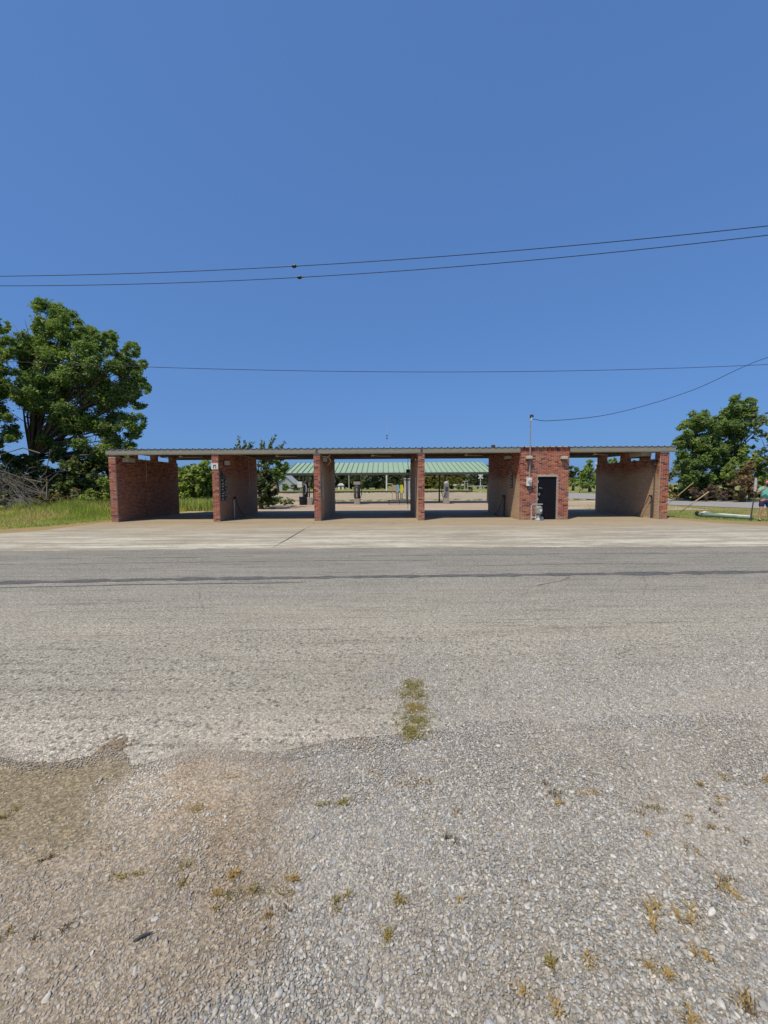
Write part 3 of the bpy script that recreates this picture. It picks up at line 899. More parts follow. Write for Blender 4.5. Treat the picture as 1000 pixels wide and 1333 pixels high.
for (X, y, z0, z1, lab) in ((-7.5, 22.5, 1.0, 3.2, 'thin pale hose hanging down the second wall from the roof'), (-12.2, 20.8, 1.9, 3.1, 'thin hose hanging near the top of the left end wall'),
                          (1.35, 22.6, .3, 3.2, 'thin dark hose hanging in the centre bay beside its right wall'), (12.6, 18.85, .1, 2.55, 'dark pipe with a black head running up the right end wall')):
    mb = MB(); mb.tube([(X, y, z1), (X+.02, y+.02, (z0+z1)/2), (X-.01, y, z0)], .018 if X > 12 else .012, 6)
    if X > 12: mb.lathe((X-.03, y, z1-.1), [(.04, 0), (.1, .04), (.1, .2), (.04, .24)], 8)
    tag(mb.build('hanging_hose', M['dgrey'] if X > 0 else M['cream'], loc=(X, y, z0)), lab, 'hose')
# frame of thin battens on left end wall
mb = MB()
mb.tube([(-12.27, 19.9, 2.45), (-12.27, 19.9, 2.72), (-12.27, 21.9, 2.72), (-12.27, 21.9, 2.4)], .008, 6)
mb.tube([(-12.27, 20.6, 2.72), (-12.27, 21.9, 2.5)], .008, 6)
mb.tube([(-12.27, 18.8, 2.28), (-12.27, 24.1, 2.28)], .010, 6)
tag(mb.build('wall_conduit', M['conduit'], loc=(-12.27, 21, 2.4)), 'thin tan conduits running across the left end wall', 'conduit')
# vertical white-ish pole bracket at top of third wall
mb = MB(); mb.tube([(-2.9, 19.1, 3.0), (-2.6, 19.2, 2.98), (-2.55, 19.5, 2.8), (-2.75, 19.8, 2.6)], .03, 6); mb.tube([(-2.9, 19.5, 2.8), (-2.55, 19.4, 3.1)], .025, 6)
tag(mb.build('boom_bracket', M['cream'], loc=(-2.8, 19.4, 2.9)), 'bent pale bracket under the roof beside the third wall', 'bracket')
# dark clips on outer wall sides (bracket boxes)
mb = bx(1.33, 1.55, 23.9, 24.15, 2.35, 2.55)
tag(mb.build('bracket_box', M['black'], loc=(1.45, 24, 2.4)), 'small black box on the rear edge of the centre bay wall', 'bracket')
# drain grates in bays
for i, (xx, lab) in enumerate(((-10.0, 'dark oblong drain in the floor of the leftmost bay'), (-5.2, 'dark oblong drain in the second bay floor'), (-.6, 'dark oblong drain in the centre bay floor'), (4.2, 'dark oblong drain in the bay left of the equipment room'))):
    mb = MB(); mb.box(xx-.75, xx+.75, 20.0, 20.35, -.02, .006)
    tag(mb.build('floor_drain', M['dgrey'], loc=(xx, 20.2, 0)), lab, 'drain', 'floor drains of the wash bays')
# vent stub on the roof
mb = MB(); mb.lathe((5.55, 20.6, 3.3), [(.06, 0), (.06, .2), (.11, .2), (.11, .3), (.05, .34)], 10)
tag(mb.build('roof_vent', M['dgrey'], loc=(5.55, 20.6, 3.3)), 'short dark vent pipe poking above the roof near the equipment room', 'vent pipe')

# ------------------------------------------------------------------ green vacuum canopy behind
cp = thing('green_canopy', 'long open shelter with a pale green standing-seam roof behind the car wash', 'canopy', (0.5, 36.5, 0))
CX0, CX1, CYa, CYb, CZa, CZb = -8.35, 9.4, 34.6, 38.9, 2.70, 3.78
mb = MB()
mb.add([(CX0, CYa, CZa), (CX1, CYa, CZa), (CX1, CYb, CZb), (CX0, CYb, CZb), (CX0, CYa, CZa-.03), (CX1, CYa, CZa-.03), (CX1, CYb, CZb-.03), (CX0, CYb, CZb-.03)],
       [(0, 1, 2, 3), (7, 6, 5, 4), (0, 4, 5, 1), (1, 5, 6, 2), (2, 6, 7, 3), (3, 7, 4, 0)])
cr = part(mb, 'roof_panel', M['greenroof'], cp, (0.5, 36.5, 3.2))
x = CX0
seam0 = None
while x < CX1+.01:
    mb = MB(); mb.add([(x-.025, CYa-.01, CZa-.02), (x+.025, CYa-.01, CZa-.02), (x+.025, CYb, CZb), (x-.025, CYb, CZb), (x-.025, CYa-.01, CZa+.075), (x+.025, CYa-.01, CZa+.075), (x+.025, CYb, CZb+.07), (x-.025, CYb, CZb+.07)],
        [(0, 1, 5, 4), (1, 2, 6, 5), (2, 3, 7, 6), (3, 0, 4, 7), (4, 5, 6, 7)])
    if seam0 is None:
        seam0 = part(mb, 'roof_seam', M['greendark'], cr, (x, 36.5, 3.2)); sx0 = x; sl0 = seam0.location.copy()
    else:
        s = seam0.copy(); COL.objects.link(s); s.location = sl0+Vector((x-sx0, 0, 0))
    x += .46
part(bx(CX0, CX1, CYa-.02, CYa+.1, CZa-.22, CZa-.035), 'eave_beam', M['dgrey'], cp, (.5, CYa, 2.5))
part(bx(CX0, CX1, CYb-.1, CYb, CZb-.3, CZb-.035), 'ridge_beam', M['dgrey'], cp, (.5, CYb, 3.5))
for xx in (CX0+.05, -2.4, 1.7, 5.25, CX1-.15):
    mb = MB(); mb.add([(xx, CYa, CZa-.16), (xx+.1, CYa, CZa-.16), (xx+.1, CYb, CZb-.2), (xx, CYb, CZb-.2), (xx, CYa, CZa-.04), (xx+.1, CYa, CZa-.04), (xx+.1, CYb, CZb-.04), (xx, CYb, CZb-.04)],
        [(3, 2, 1, 0), (0, 1, 5, 4), (1, 2, 6, 5), (2, 3, 7, 6), (3, 0, 4, 7), (4, 5, 6, 7)])
    part(mb, 'rafter', M['dgrey'], cp, (xx, 36.5, 3))
M['olivepost'] = simple('olive_post', (.22, .22, .15), (.16, .16, .11), 6, .7)
for xx, rr, yy, mt in ((-6.95, .06, 34.9, 'olivepost'), (-6.45, .06, 34.9, 'olivepost'), (-2.33, .07, 35.0, 'dgrey'), (2.0, .07, 35.0, 'dgrey'), (5.3, .07, 35.0, 'dgrey'), (9.0, .07, 35, 'dgrey'), (-6.7, .07, 38.6, 'dgrey'), (-2.33, .07, 38.6, 'dgrey'), (5.3, .07, 38.6, 'dgrey')):
    mb = MB(); mb.tube([(xx, yy, -.02), (xx, yy, 2.48 if yy < 37 else 3.45)], rr, 8)
    part(mb, 'post', M[mt], cp, (xx, yy, 0))
# vacuums
def vacuum(x, y, label, kind):
    v = thing('vacuum_station', label, 'vacuum station', (x, y, 0), 'vacuum stations under the green canopy')
    part(bx(x-.24, x+.24, y-.3, y+.3, -.02, .48), 'concrete_plinth', M['concrete'], v, (x, y, 0), bevel=.015)
    mb = MB()
    if kind == 0:
        mb.lathe((x, y, .48), [(.22, 0), (.27, .1), (.27, .95), (.22, 1.1), (.1, 1.17)], 14)
        part(mb, 'vacuum_body', M['dgrey'], v, (x, y, .5), smooth=True)
        mb = MB(); mb.box(x-.03, x+.03, y-.29, y-.272, .58, 1.35)
        part(mb, 'body_stripe', M['lgrey'], v, (x, y-.28, .9))
        part(bx(x-.28, x+.3, y-.18, y+.18, 1.66, 1.92), 'top_box', M['concrete'], v, (x, y, 1.7), bevel=.02)
    else:
        mb.box(x-.2, x+.2, y-.24, y+.24, .48, 1.75)
        part(mb, 'vacuum_body', M['steel'], v, (x, y, .5), bevel=.03)
        mb = MB(); mb.box(x-.12, x+.12, y-.26, y-.242, 1.1, 1.45)
        part(mb, 'body_panel', M['dgrey'], v, (x, y-.25, 1.2))
        mb = MB(); mb.lathe((x, y, 1.75), [(.2, 0), (.2, .08), (.08, .16)], 12)
        part(mb, 'top_cap', M['lgrey'], v, (x, y, 1.76))
    mb = MB(); s = 1 if kind == 0 else -1
    mb.tube([(x+s*.2, y-.1, 1.5), (x+s*.42, y-.1, 1.45), (x+s*.4, y-.15, .9), (x+s*.3, y-.2, .55), (x+s*.1, y-.34, .8), (x-.0, y-.34, 1.1)], .04, 8)
    part(mb, 'hose', M['rubber'], v, (x, y, 1), smooth=True)
    return v
vacuum(-2.3, 34.6, 'dark rounded vacuum station on a concrete block in the centre bay view', 0)
vacuum(5.35, 34.6, 'silver vacuum station with a dark looping hose, rightmost under the green canopy', 1)
v = thing('vending_post', 'pale box on two thin posts beside the black barrel, leftmost under the green canopy', 'vending post', (-6.8, 34.5, 0))
part(bx(-7.35, -6.95, 34.3, 34.65, 1.45, 1.95), 'machine_box', M['white'], v, (-7.1, 34.5, 1.5), bevel=.02)
mb = MB(); mb.tube([(-7.2, 34.5, -.02), (-7.2, 34.5, 1.45)], .03, 8); part(mb, 'leg', M['lgrey'], v, (-7.2, 34.5, .7))
mb = MB(); mb.tube([(-7.0, 34.5, -.02), (-7.0, 34.5, 1.45)], .03, 8); part(mb, 'leg', M['grey'], v, (-7.0, 34.5, .7))
v = thing('upright_vacuum', 'slim black upright vacuum standing behind the black barrel', 'vacuum station', (-6.7, 34.6, 0))
mb = MB(); mb.lathe((-6.7, 34.6, 0), [(.18, 0), (.2, 1.0), (.16, 1.8), (.12, 2.0)], 12); part(mb, 'vacuum_body', M['black'], v, (-6.7, 34.6, .5), smooth=True)
mb = MB(); mb.tube([(-6.75, 34.38, 1.75), (-6.6, 34.34, 1.6), (-6.6, 34.3, 1.1), (-6.7, 34.3, .9)], .035, 8); part(mb, 'hose', M['lgrey'], v, (-6.7, 34.4, 1.2))
v = thing('trash_barrel', 'black barrel bin below the pale box, left under the green canopy', 'barrel', (-6.85, 34.05, 0))
mb = MB(); mb.lathe((-6.85, 34.05, 0), [(.27, -.01), (.29, .05), (.3, .3), (.31, .32), (.3, .34), (.31, .62), (.33, .66), (.32, .68), (.28, .68)], 16)
part(mb, 'barrel', M['black'], v, (-6.85, 34.05, 0), smooth=True)
tag(bx(-6.5, -6.08, 34.0, 34.4, -.02, .62).build('concrete_block', M['concrete'], loc=(-6.3, 34.2, 0), bevel=.02), 'square concrete block just right of the black barrel', 'concrete block')
# low dark bench frame in the centre bay background
v = thing('low_bench', 'low dark slatted bench on the dirt behind the centre bay', 'bench', (1.0, 34.2, 0))
mb = MB(); mb.box(.35, 2.6, 34.0, 34.4, .28, .36); part(mb, 'top_slat', M['dgrey'], v, (1, 34.2, .3))
for xx in (.4, 1.3, 2.2): part(bx(xx, xx+.07, 34.05, 34.35, -.02, .28), 'leg', M['dgrey'], v, (xx, 34.2, .1))

# ------------------------------------------------------------------ far objects
h = thing('small_house', 'small house with a brown shingle roof and a pale blue gable end beyond the railway', 'house', (-34, 130, 0))
mb = MB(); mb.box(-43, -33.5, 128, 136, -.1, 2.5); part(mb, 'wall', M['beigewall'], h, (-38, 132, 0))
mb = MB(); mb.add([(-33.5, 127, -.1), (-28.2, 127, -.1), (-28.2, 127, 2.2), (-30.8, 127, 4.6), (-33.5, 127, 2.2), (-33.5, 135, -.1), (-28.2, 135, -.1), (-28.2, 135, 2.2), (-30.8, 135, 4.6), (-33.5, 135, 2.2)],
    [(0, 1, 2, 3, 4), (9, 8, 7, 6, 5), (1, 6, 7, 2), (0, 4, 9, 5), (0, 5, 6, 1)])
part(mb, 'gable_wall', M['housewall'], h, (-31, 131, 0))
mb = MB(); mb.add([(-44, 127, 2.4), (-32.2, 127, 2.4), (-31.0, 131.5, 5.2), (-44, 131.5, 5.2), (-44, 137, 2.4), (-31, 137, 2.4)], [(0, 1, 2, 3), (3, 2, 5, 4)])
part(mb, 'roof', M['shingle'], h, (-38, 132, 4))
mb = MB(); mb.add([(-34.0, 126.6, 2.0), (-30.8, 126.6, 4.9), (-27.6, 126.6, 1.9), (-27.6, 135.4, 1.9), (-30.8, 135.4, 4.9), (-34.0, 135.4, 2.0)], [(0, 1, 4, 5), (1, 2, 3, 4)])
mb.add([(-34.0, 126.55, 1.75), (-30.8, 126.55, 4.6), (-27.6, 126.55, 1.65), (-27.6, 126.55, 1.92), (-30.8, 126.55, 4.92), (-34.0, 126.55, 2.02)], [(0, 1, 4, 5), (1, 2, 3, 4)])
part(mb, 'gable_roof', M['lgrey'], h, (-31, 131, 4))
part(bx(-31.9, -30.5, 126.9, 126.96, .1, 2.1), 'window', M['glass'], h, (-31, 127, 1))
part(bx(-40.5, -39.2, 127.9, 127.96, .9, 2.0), 'window', M['glass'], h, (-40, 128, 1))
part(bx(-37.2, -36.2, 127.9, 127.96, .9, 2.0), 'window', M['glass'], h, (-37, 128, 1))
# picket/privacy fence
fn = thing('board_fence', 'tan board fence in front of the small far house', 'fence', (-38, 118, 0))
b0 = None
for i in range(34):
    xx = -41+i*.28
    if b0 is None:
        b0 = part(bx(xx, xx+.24, 118, 118.03, -.05, 1.5), 'board', M['orange'], fn, (xx, 118, 0)); bx0 = b0.location.copy()
    else:
        s = b0.copy(); COL.objects.link(s); s.location = bx0+Vector((i*.28, 0, random.uniform(-.04, .04)))
def pole(px_, y0p, y1p, Y, r, mat, label, name='white_pole', cat='pole', extra=None):
    a_ = at(px_, y1p, Y); b_ = at(px_, y0p, Y)
    mb = MB(); mb.tube([(a_[0], Y, min(a_[2], -.05)), (a_[0], Y, b_[2])], r, 6)
    if extra: extra(mb, a_, b_)
    return tag(mb.build(name, mat, loc=(a_[0], Y, 0)), label, cat)
pole(454.5, 617, 635, 70, .08, M['lgrey'], 'thin pale pole beyond the railway, left of the tall white post')
pole(503.5, 615, 638, 66, .14, M['white'], 'tall thick white post beyond the railway near the coloured panels')
mb = MB(); a_ = at(504, 630, 66); c_ = at(511, 630, 66)
mb.tube([(a_[0], 66, a_[2]), (c_[0], 66, c_[2])], .06, 6); mb.tube([(c_[0], 66, c_[2]), (c_[0], 66, -.05)], .06, 6)
tag(mb.build('pipe_gate', M['lgrey'], loc=(a_[0], 66, 0)), 'low pale pipe rail joined to the tall white post', 'rail')
# small white shed
s = thing('white_shed', 'tiny white shed on the mown field in front of the tree line', 'shed', (-16, 150, 0))
X0s = at(439.8, 630, 150)[0]; X1s = at(447.5, 630, 150)[0]
part(bx(X0s, X1s, 150, 152, -.1, 1.5), 'shed_wall', M['white'], s, (X0s, 150, 0))
mb = MB(); mb.add([(X0s-.2, 149.7, 1.5), (X1s+.2, 149.7, 1.5), (X1s+.2, 152.3, 1.5), (X0s-.2, 152.3, 1.5), (X0s-.2+.8, 151, 2.3), (X1s-.6, 151, 2.3)], [(0, 1, 5, 4), (2, 3, 4, 5), (0, 4, 3), (1, 2, 5)])
part(mb, 'shed_roof', M['lgrey'], s, (X0s, 150, 1.5))
part(bx((X0s+X1s)/2-.25, (X0s+X1s)/2+.25, 149.9, 149.98, -.05, 1.2), 'shed_door', M['dgrey'], s, (X0s, 150, .5))
# coloured upright panels by the track
def upright(px0, px1, py0, py1, Y, mat, name, label, cat):
    a_ = at(px0, py0, Y); c_ = at(px1, py1, Y)
    t_ = thing(name, label, cat, ((a_[0]+c_[0])/2, Y, 0))
    zt, zb = a_[2], max(c_[2], .3)
    mb = MB(); wd = c_[0]-a_[0]
    pts = [(a_[0]+wd*.05, zb), (a_[0]+wd*.75, zb), (c_[0], zb+(zt-zb)*.25), (c_[0]-wd*.05, zt-.1), (c_[0]-wd*.2, zt), (a_[0]+wd*.15, zt), (a_[0]+wd*.05, zt-.1)]
    n = len(pts)
    mb.add([(x_, Y, z_) for x_, z_ in pts]+[(x_, Y+.35, z_) for x_, z_ in pts], [tuple(range(n)), tuple(range(2*n-1, n-1, -1))]+[(i, i+n, (i+1) % n+n, (i+1) % n) for i in range(n)])
    part(mb, 'shell', mat, t_, ((a_[0]+c_[0])/2, Y, zb))
    for xx in (a_[0]+wd*.2, a_[0]+wd*.65):
        part(bx(xx-.04, xx+.04, Y+.1, Y+.2, -.05, zb), 'leg', M['dgrey'], t_, (xx, Y, .2))
upright(516, 520.3, 631, 640.5, 43, M['blue'], 'blue_machine', 'pale blue upright machine standing beside the yellow one', 'machine')
upright(521, 525.2, 631, 641.5, 43, M['yellow'], 'yellow_machine', 'bright yellow upright machine between the blue one and the grey cabinet', 'machine')
mb = MB(); a_ = at(512, 631, 44)
for xx in (a_[0]-.12, a_[0]+.3): mb.tube([(xx, 44, 0), (xx, 44, a_[2])], .04, 6)
mb.box(a_[0]-.12, a_[0]+.3, 43.98, 44.02, a_[2]-.55, a_[2]-.02)
tag(mb.build('orange_frame', M['orange'], loc=(a_[0], 44, 0)), 'faded orange upright frame left of the pale blue machine', 'frame')
c0 = at(526.5, 623.5, 46); c1 = at(534, 640, 46)
cb = thing('utility_cabinet', 'tall light grey cabinet right of the yellow machine behind the centre bay', 'cabinet', (c0[0], 46, 0))
part(bx(c0[0], c1[0], 46, 46.8, 0, c0[2]), 'cabinet_body', M['lgrey'], cb, (c0[0], 46, 0), bevel=.03)
part(bx((c0[0]+c1[0])/2-.01, (c0[0]+c1[0])/2+.01, 45.985, 45.999, .3, c0[2]-.1), 'door_gap', M['dgrey'], cb, (c0[0], 46, 1))
part(bx(c0[0]-.05, c1[0]+.05, 45.9, 46.9, c0[2]+.001, c0[2]+.07), 'cabinet_lid', M['white'], cb, (c0[0], 46, 2))
# low white building far right
a_ = at(592, 630.5, 140); c_ = at(602.5, 634, 140)
wb = thing('low_white_building', 'low white flat roofed building half hidden in the far trees', 'building', (a_[0], 140, 0))
part(bx(a_[0], c_[0], 140, 144, -.1, a_[2]-.45), 'wall', M['beigewall'], wb, (a_[0], 140, 0))
part(bx(a_[0]-.3, c_[0]+.3, 139.7, 144.3, a_[2]-.449, a_[2]), 'roof', M['white'], wb, (a_[0], 140, 1))
part(bx(a_[0]+.6, a_[0]+1.6, 139.93, 139.99, .2, a_[2]-.7), 'window', M['glass'], wb, (a_[0], 140, 1))
# crossing signals
def crossing(px_, ytop, ybot, Y, label, gate=False):
    b_ = at(px_, ybot, Y); t_ = at(px_, ytop, Y); H = t_[2]; x = b_[0]
    c = thing('crossing_signal', label, 'railway crossing signal', (x, Y, 0))
    mb = MB(); mb.tube([(x, Y, -.05), (x, Y, H)], .07, 8); part(mb, 'mast', M['white'], c, (x, Y, 1))
    for s in (1, -1):
        mb = MB(); L = .62; d = Vector((s*.707, 0, .707)); p_ = Vector((-s*.707, 0, .707))*.12; yy = Y-.1-.03*s
        cc = Vector((x, yy, H-.5))
        V = [cc-d*L-p_, cc+d*L-p_, cc+d*L+p_, cc-d*L+p_]
        mb.add(V+[v_+Vector((0, .02, 0)) for v_ in V], [(0, 1, 2, 3), (7, 6, 5, 4), (0, 4, 5, 1), (1, 5, 6, 2), (2, 6, 7, 3), (3, 7, 4, 0)])
        part(mb, 'crossbuck_blade', M['white'], c, (x, Y, H-.5))
    part(bx(x-.45, x+.45, Y-.13, Y-.09, H-1.42, H-1.36), 'signal_arm', M['lgrey'], c, (x, Y, H-1.4))
    for s in (-1, 1):
        for zz_ in (H-1.39,):
            mb = MB(); mb.tube([(x+s*.38, Y-.14, zz_), (x+s*.38, Y-.19, zz_)], .2, 14)
            q = part(mb, 'signal_light', M['black'], c, (x+s*.38, Y, zz_))
            mb = MB(); mb.tube([(x+s*.38, Y-.191, zz_), (x+s*.38, Y-.21, zz_)], .09, 12)
            part(mb, 'lens', M['rust'], q, (x+s*.38, Y, zz_))
    part(bx(x-.22, x+.25, Y-.2, Y+.2, .7, 1.35), 'signal_case', M['lgrey'], c, (x, Y, 1))
    part(bx(x-.2, x+.2, Y-.2, Y+.2, -.05, .2), 'base', M['lgrey'], c, (x, Y, 0))
    if gate:
        mb = MB(); mb.box(x-2.6, x+2.0, Y-.3, Y-.24, 1.2, 1.32); part(mb, 'gate_arm', M['white'], c, (x, Y-.27, 1.25))
    return c
crossing(777.5, 601, 640.5, 62, 'white railway crossbuck signal seen through the rightmost bay')
crossing(625.5, 617, 639, 82, 'white railway crossbuck signal with a level gate arm left of the equipment room wall', True)
pole(605, 626, 639, 80, .07, M['lgrey'], 'short pale post left of the gated railway signal', extra=lambda mb, a_, b_: mb.box(a_[0]-.5, a_[0]+.7, 79.95, 80.05, b_[2]-.1, b_[2]))
pole(609, 628, 639, 84, .06, M['lgrey'], 'second short pale post, nearer the gated railway signal')
# radio tower
rt = thing('radio_tower', 'very thin distant radio tower rising above the roof line', 'tower', (3, 420, 0))
X_, _, Z_ = at(503.6, 547, 420)
for q in range(3):
    an = q*2.094
    mb = MB(); mb.tube([(X_+.45*math.cos(an), 420+.45*math.sin(an), -1), (X_+.3*math.cos(an), 420+.3*math.sin(an), Z_)], .09, 5)
    part(mb, 'tower_leg', M['lgrey'], rt, (X_, 420, 0))
mb = MB()
for i in range(36):
    z_ = i*Z_/36; d_ = Z_/36
    for q in range(3):
        a1, a2 = q*2.094, (q+1)*2.094
        mb.tube([(X_+.4*math.cos(a1), 420+.4*math.sin(a1), z_), (X_+.4*math.cos(a2), 420+.4*math.sin(a2), z_+d_)], .04, 4, cap=False)
part(mb, 'lattice', M['lgrey'], rt, (X_, 420, 0))
mb = MB()
for z_ in (Z_*.72, Z_*.76): mb.tube([(X_, 420, z_), (X_, 420, z_+1.2)], .7, 8)
part(mb, 'antenna_drum', M['dgrey'], rt, (X_, 420, 40))

# ------------------------------------------------------------------ utility pole and wires
PX, PY = 27.5, 23.5
up = thing('utility_pole', 'wooden utility pole standing just beyond the right edge, holding the wires', 'utility pole', (PX, PY, 0))
mb = MB(); mb.tube([(PX, PY, -.05), (PX, PY, 6), (PX, PY, 11.6)], [.17, .15, .12], 12); part(mb, 'pole_shaft', M['bark'], up, (PX, PY, 0))
part(bx(PX-1.1, PX+1.1, PY-.16, PY-.13+.09, 10.9, 11.02), 'crossarm', M['bark'], up, (PX, PY, 11))
def wire(name, pts, r, label, cat='wire', mat='wire'):
    mb = MB(); mb.tube(pts, r, 6)
    return tag(mb.build(name, M[mat], loc=tuple(pts[0]), smooth=True), label, cat)
def cat_pts(a_, b_, sag, n=40):
    a_ = Vector(a_); b_ = Vector(b_)
    return [a_.lerp(b_, i/n)-Vector((0, 0, sag*4*(i/n)*(1-i/n))) for i in range(n+1)]
def thru(p3, n=14):
    """ polyline through three or more given points, smoothed as a hanging curve (quadratic) """
    P = np.array(p3); t_ = P[:, 0]
    cy = np.polyfit(t_, P[:, 1], min(2, len(P)-1)); cz = np.polyfit(t_, P[:, 2], min(2, len(P)-1))
    x0, x1 = t_[0], t_[-1]; ext = (x1-x0)*.35
    xs = np.linspace(x0-ext, x1+ext, n*3)
    return [Vector((x, np.polyval(cy, x), np.polyval(cz, x))) for x in xs]
def Yl(px_, y0, y1): return y0+(y1-y0)*px_/1000
wa = [at(0, 359.5, 14.2), at(383, 346.5, 13.2), at(1000, 294, 11.4)]
wb_ = [at(0, 372, 14.6), at(390, 361, 13.6), at(1000, 306, 11.8)]
wire('overhead_wire', thru(wa), .0105, 'upper of the two high wires slanting across the sky')
wire('overhead_wire', thru(wb_), .0105, 'lower of the two high wires slanting across the sky')
for p_, lab in ((wa[1], 'dark splice knot on the upper high wire'), (wb_[1], 'dark splice knot on the lower high wire')):
    mb = MB(); x, y, z = p_; mb.tube([(x-.16, y, z-.005), (x-.07, y, z), (x-.04, y, z), (x+.04, y, z+.003), (x+.07, y, z+.003), (x+.2, y, z+.012)], [.012, .02, .055, .055, .02, .012], 8)
    tag(mb.build('wire_splice', M['black'], loc=(x, y, z)), lab, 'wire splice')
wc = [at(-60, 467, 19), at(196, 478, 20.2), at(600, 484, 22), at(1000, 474.5, 23.5)]
P = thru(wc); wire('overhead_wire', [p for p in P if p.x < PX], .013, 'nearly level wire running low across the whole sky')
mb_top = Vector((6.72, Y0-.12, 4.58))
sd_pts = [mb_top]+[Vector(at(px_, py_, Yl_)) for px_, py_, Yl_ in ((720, 547.5, 18.6), (800, 538, 19.2), (900, 508.5, 20.2), (1000, 465, 21.4))]+[Vector((PX, PY, 10.2))]
def catmull(P, n=8):
    P = [2*P[0]-P[1]]+P+[2*P[-1]-P[-2]]; out = []
    for i in range(1, len(P)-2):
        for j in range(n):
            t_ = j/n; a_, b_, c_, d_ = P[i-1:i+3]
            out.append(.5*((2*b_)+(c_-a_)*t_+(2*a_-5*b_+4*c_-d_)*t_*t_+(3*b_-a_-3*c_+d_)*t_**3))
    return out+[P[-2]]
wire('service_drop', catmull(sd_pts), .014, 'slack service cable sagging from the roof mast up to the right', 'cable')
def guy(pxa, pya, pxm, pym, pxe, pye, Yg, ztop, label, labelg, gx):
    ax, ay = gnd(pxa, pya)
    A = Vector((ax, ay, 0)); B = Vector((PX, PY, ztop))
    wire('guy_wire', [A, B], .012, label, 'guy wire')
    p0, p1 = A.lerp(B, gx[0]), A.lerp(B, gx[1])
    mb = MB(); mb.tube([p0, p1], .032, 8); mb.tube([p1, p1+(p1-p0)*.05], .042, 8)
    tag(mb.build('guy_guard', M['guard'], loc=tuple(p0)), labelg, 'guy guard')
guy(884.5, 667.5, 0, 0, 0, 0, 0, 7.4, 'lower right guy wire anchored in the grass right of the brick end wall', 'yellowish plastic guard on the right guy wire', (.065, .15))
guy(868, 657.5, 0, 0, 0, 0, 0, 9.9, 'left guy wire rising from beside the brick end wall', 'yellowish plastic guard on the left guy wire', (.07, .165))

# ------------------------------------------------------------------ things by the right edge
g = [gnd(909, 672), gnd(980, 676.5)]
pp = thing('plastic_pipe', 'grey-green plastic pipe with a pale top lying in the dry grass', 'pipe', (g[0][0], g[0][1], 0))
A = Vector((g[0][0], g[0][1], .1)); B = Vector((g[1][0], g[1][1], .07))
mb = MB(); P = [A, A.lerp(B, .05), A.lerp(B, .15), A.lerp(B, .24), A.lerp(B, .3), A.lerp(B, .7), B]
mb.tube(P, [.10, .13, .14, .12, .08, .075, .07], 12); part(mb, 'pipe_body', M['seagreen'], pp, tuple(A), smooth=True)
mb = MB(); mb.tube([A+Vector((-.1, 0, .07)), A+Vector((.02, 0, .0))], [.10, .12], 12); part(mb, 'dark_end', M['rubber'], pp, tuple(A))
mb = MB(); off = Vector((.05, .04, .045)); mb.tube([A.lerp(B, .3)+off, A.lerp(B, .45)+off*1.2, A.lerp(B, .97)+off], [.035, .06, .055], 8); part(mb, 'pale_strip', M['white'], pp, tuple(A), smooth=True)
mb = MB(); q = A.lerp(B, .13)+Vector((0, -.02, .11)); mb.tube([q-Vector((.2, 0, 0)), q, q+Vector((.2, 0, 0))], [.02, .06, .02], 8); part(mb, 'pale_label', M['white'], pp, tuple(q))
# thin post
b_ = at(976.8, 676.5, 17.3); X_, Y_ = gnd(977, 677)
m_ = at(983, 640, Y_); e_ = at(984.5, 622, Y_)
ps = thing('thin_post', 'leaning thin dark post with a narrow pale strip at its top, left of the person', 'post', (X_, Y_, 0))
mb = MB(); mb.tube([(X_, Y_, -.02), m_], [.028, .02], 8); part(mb, 'post_shaft', M['dgrey'], ps, (X_, Y_, 0))
mb = MB(); mb.tube([m_, ((m_[0]+e_[0])/2, Y_, (m_[2]+e_[2])/2), e_], [.045, .055, .04], 8); part(mb, 'pale_top', M['lgrey'], ps, m_)
mb = MB(); mb.box(m_[0]-.04, m_[0]+.12, Y_-.03, Y_+.03, m_[2]-.03, m_[2]+.03); part(mb, 'bracket', M['dgrey'], ps, m_)

# person
def skinned(name, joints, edges, mat, parent, root=0, sub=2):
    me = bpy.data.meshes.new(name); me.from_pydata([j[0] for j in joints], edges, []); me.materials.append(mat)
    o = bpy.data.objects.new(name, me); COL.objects.link(o); o.parent = parent
    o.modifiers.new('skin', 'SKIN'); 
    if not me.skin_vertices: me.attributes.new  # layer is made by the modifier
    bm = bmesh.new(); bm.from_mesh(me); ly = bm.verts.layers.skin.verify(); bm.verts.ensure_lookup_table()
    for i, (c, r) in enumerate(joints):
        r = (r, r) if not hasattr(r, '__len__') else r
        bm.verts[i][ly].radius = r; bm.verts[i][ly].use_root = (i == root)
    bm.to_mesh(me); bm.free()
    s = o.modifiers.new('sub', 'SUBSURF'); s.levels = sub; s.render_levels = sub
    o.modifiers['skin'].use_smooth_shade = True
    return o
PXp, PYp = gnd(995, 677.5)
per = thing('person', 'person in an aqua shirt and navy shorts raising a phone to the face', 'person', (PXp, PYp, 0))
per.rotation_euler = (0, 0, R(-25))
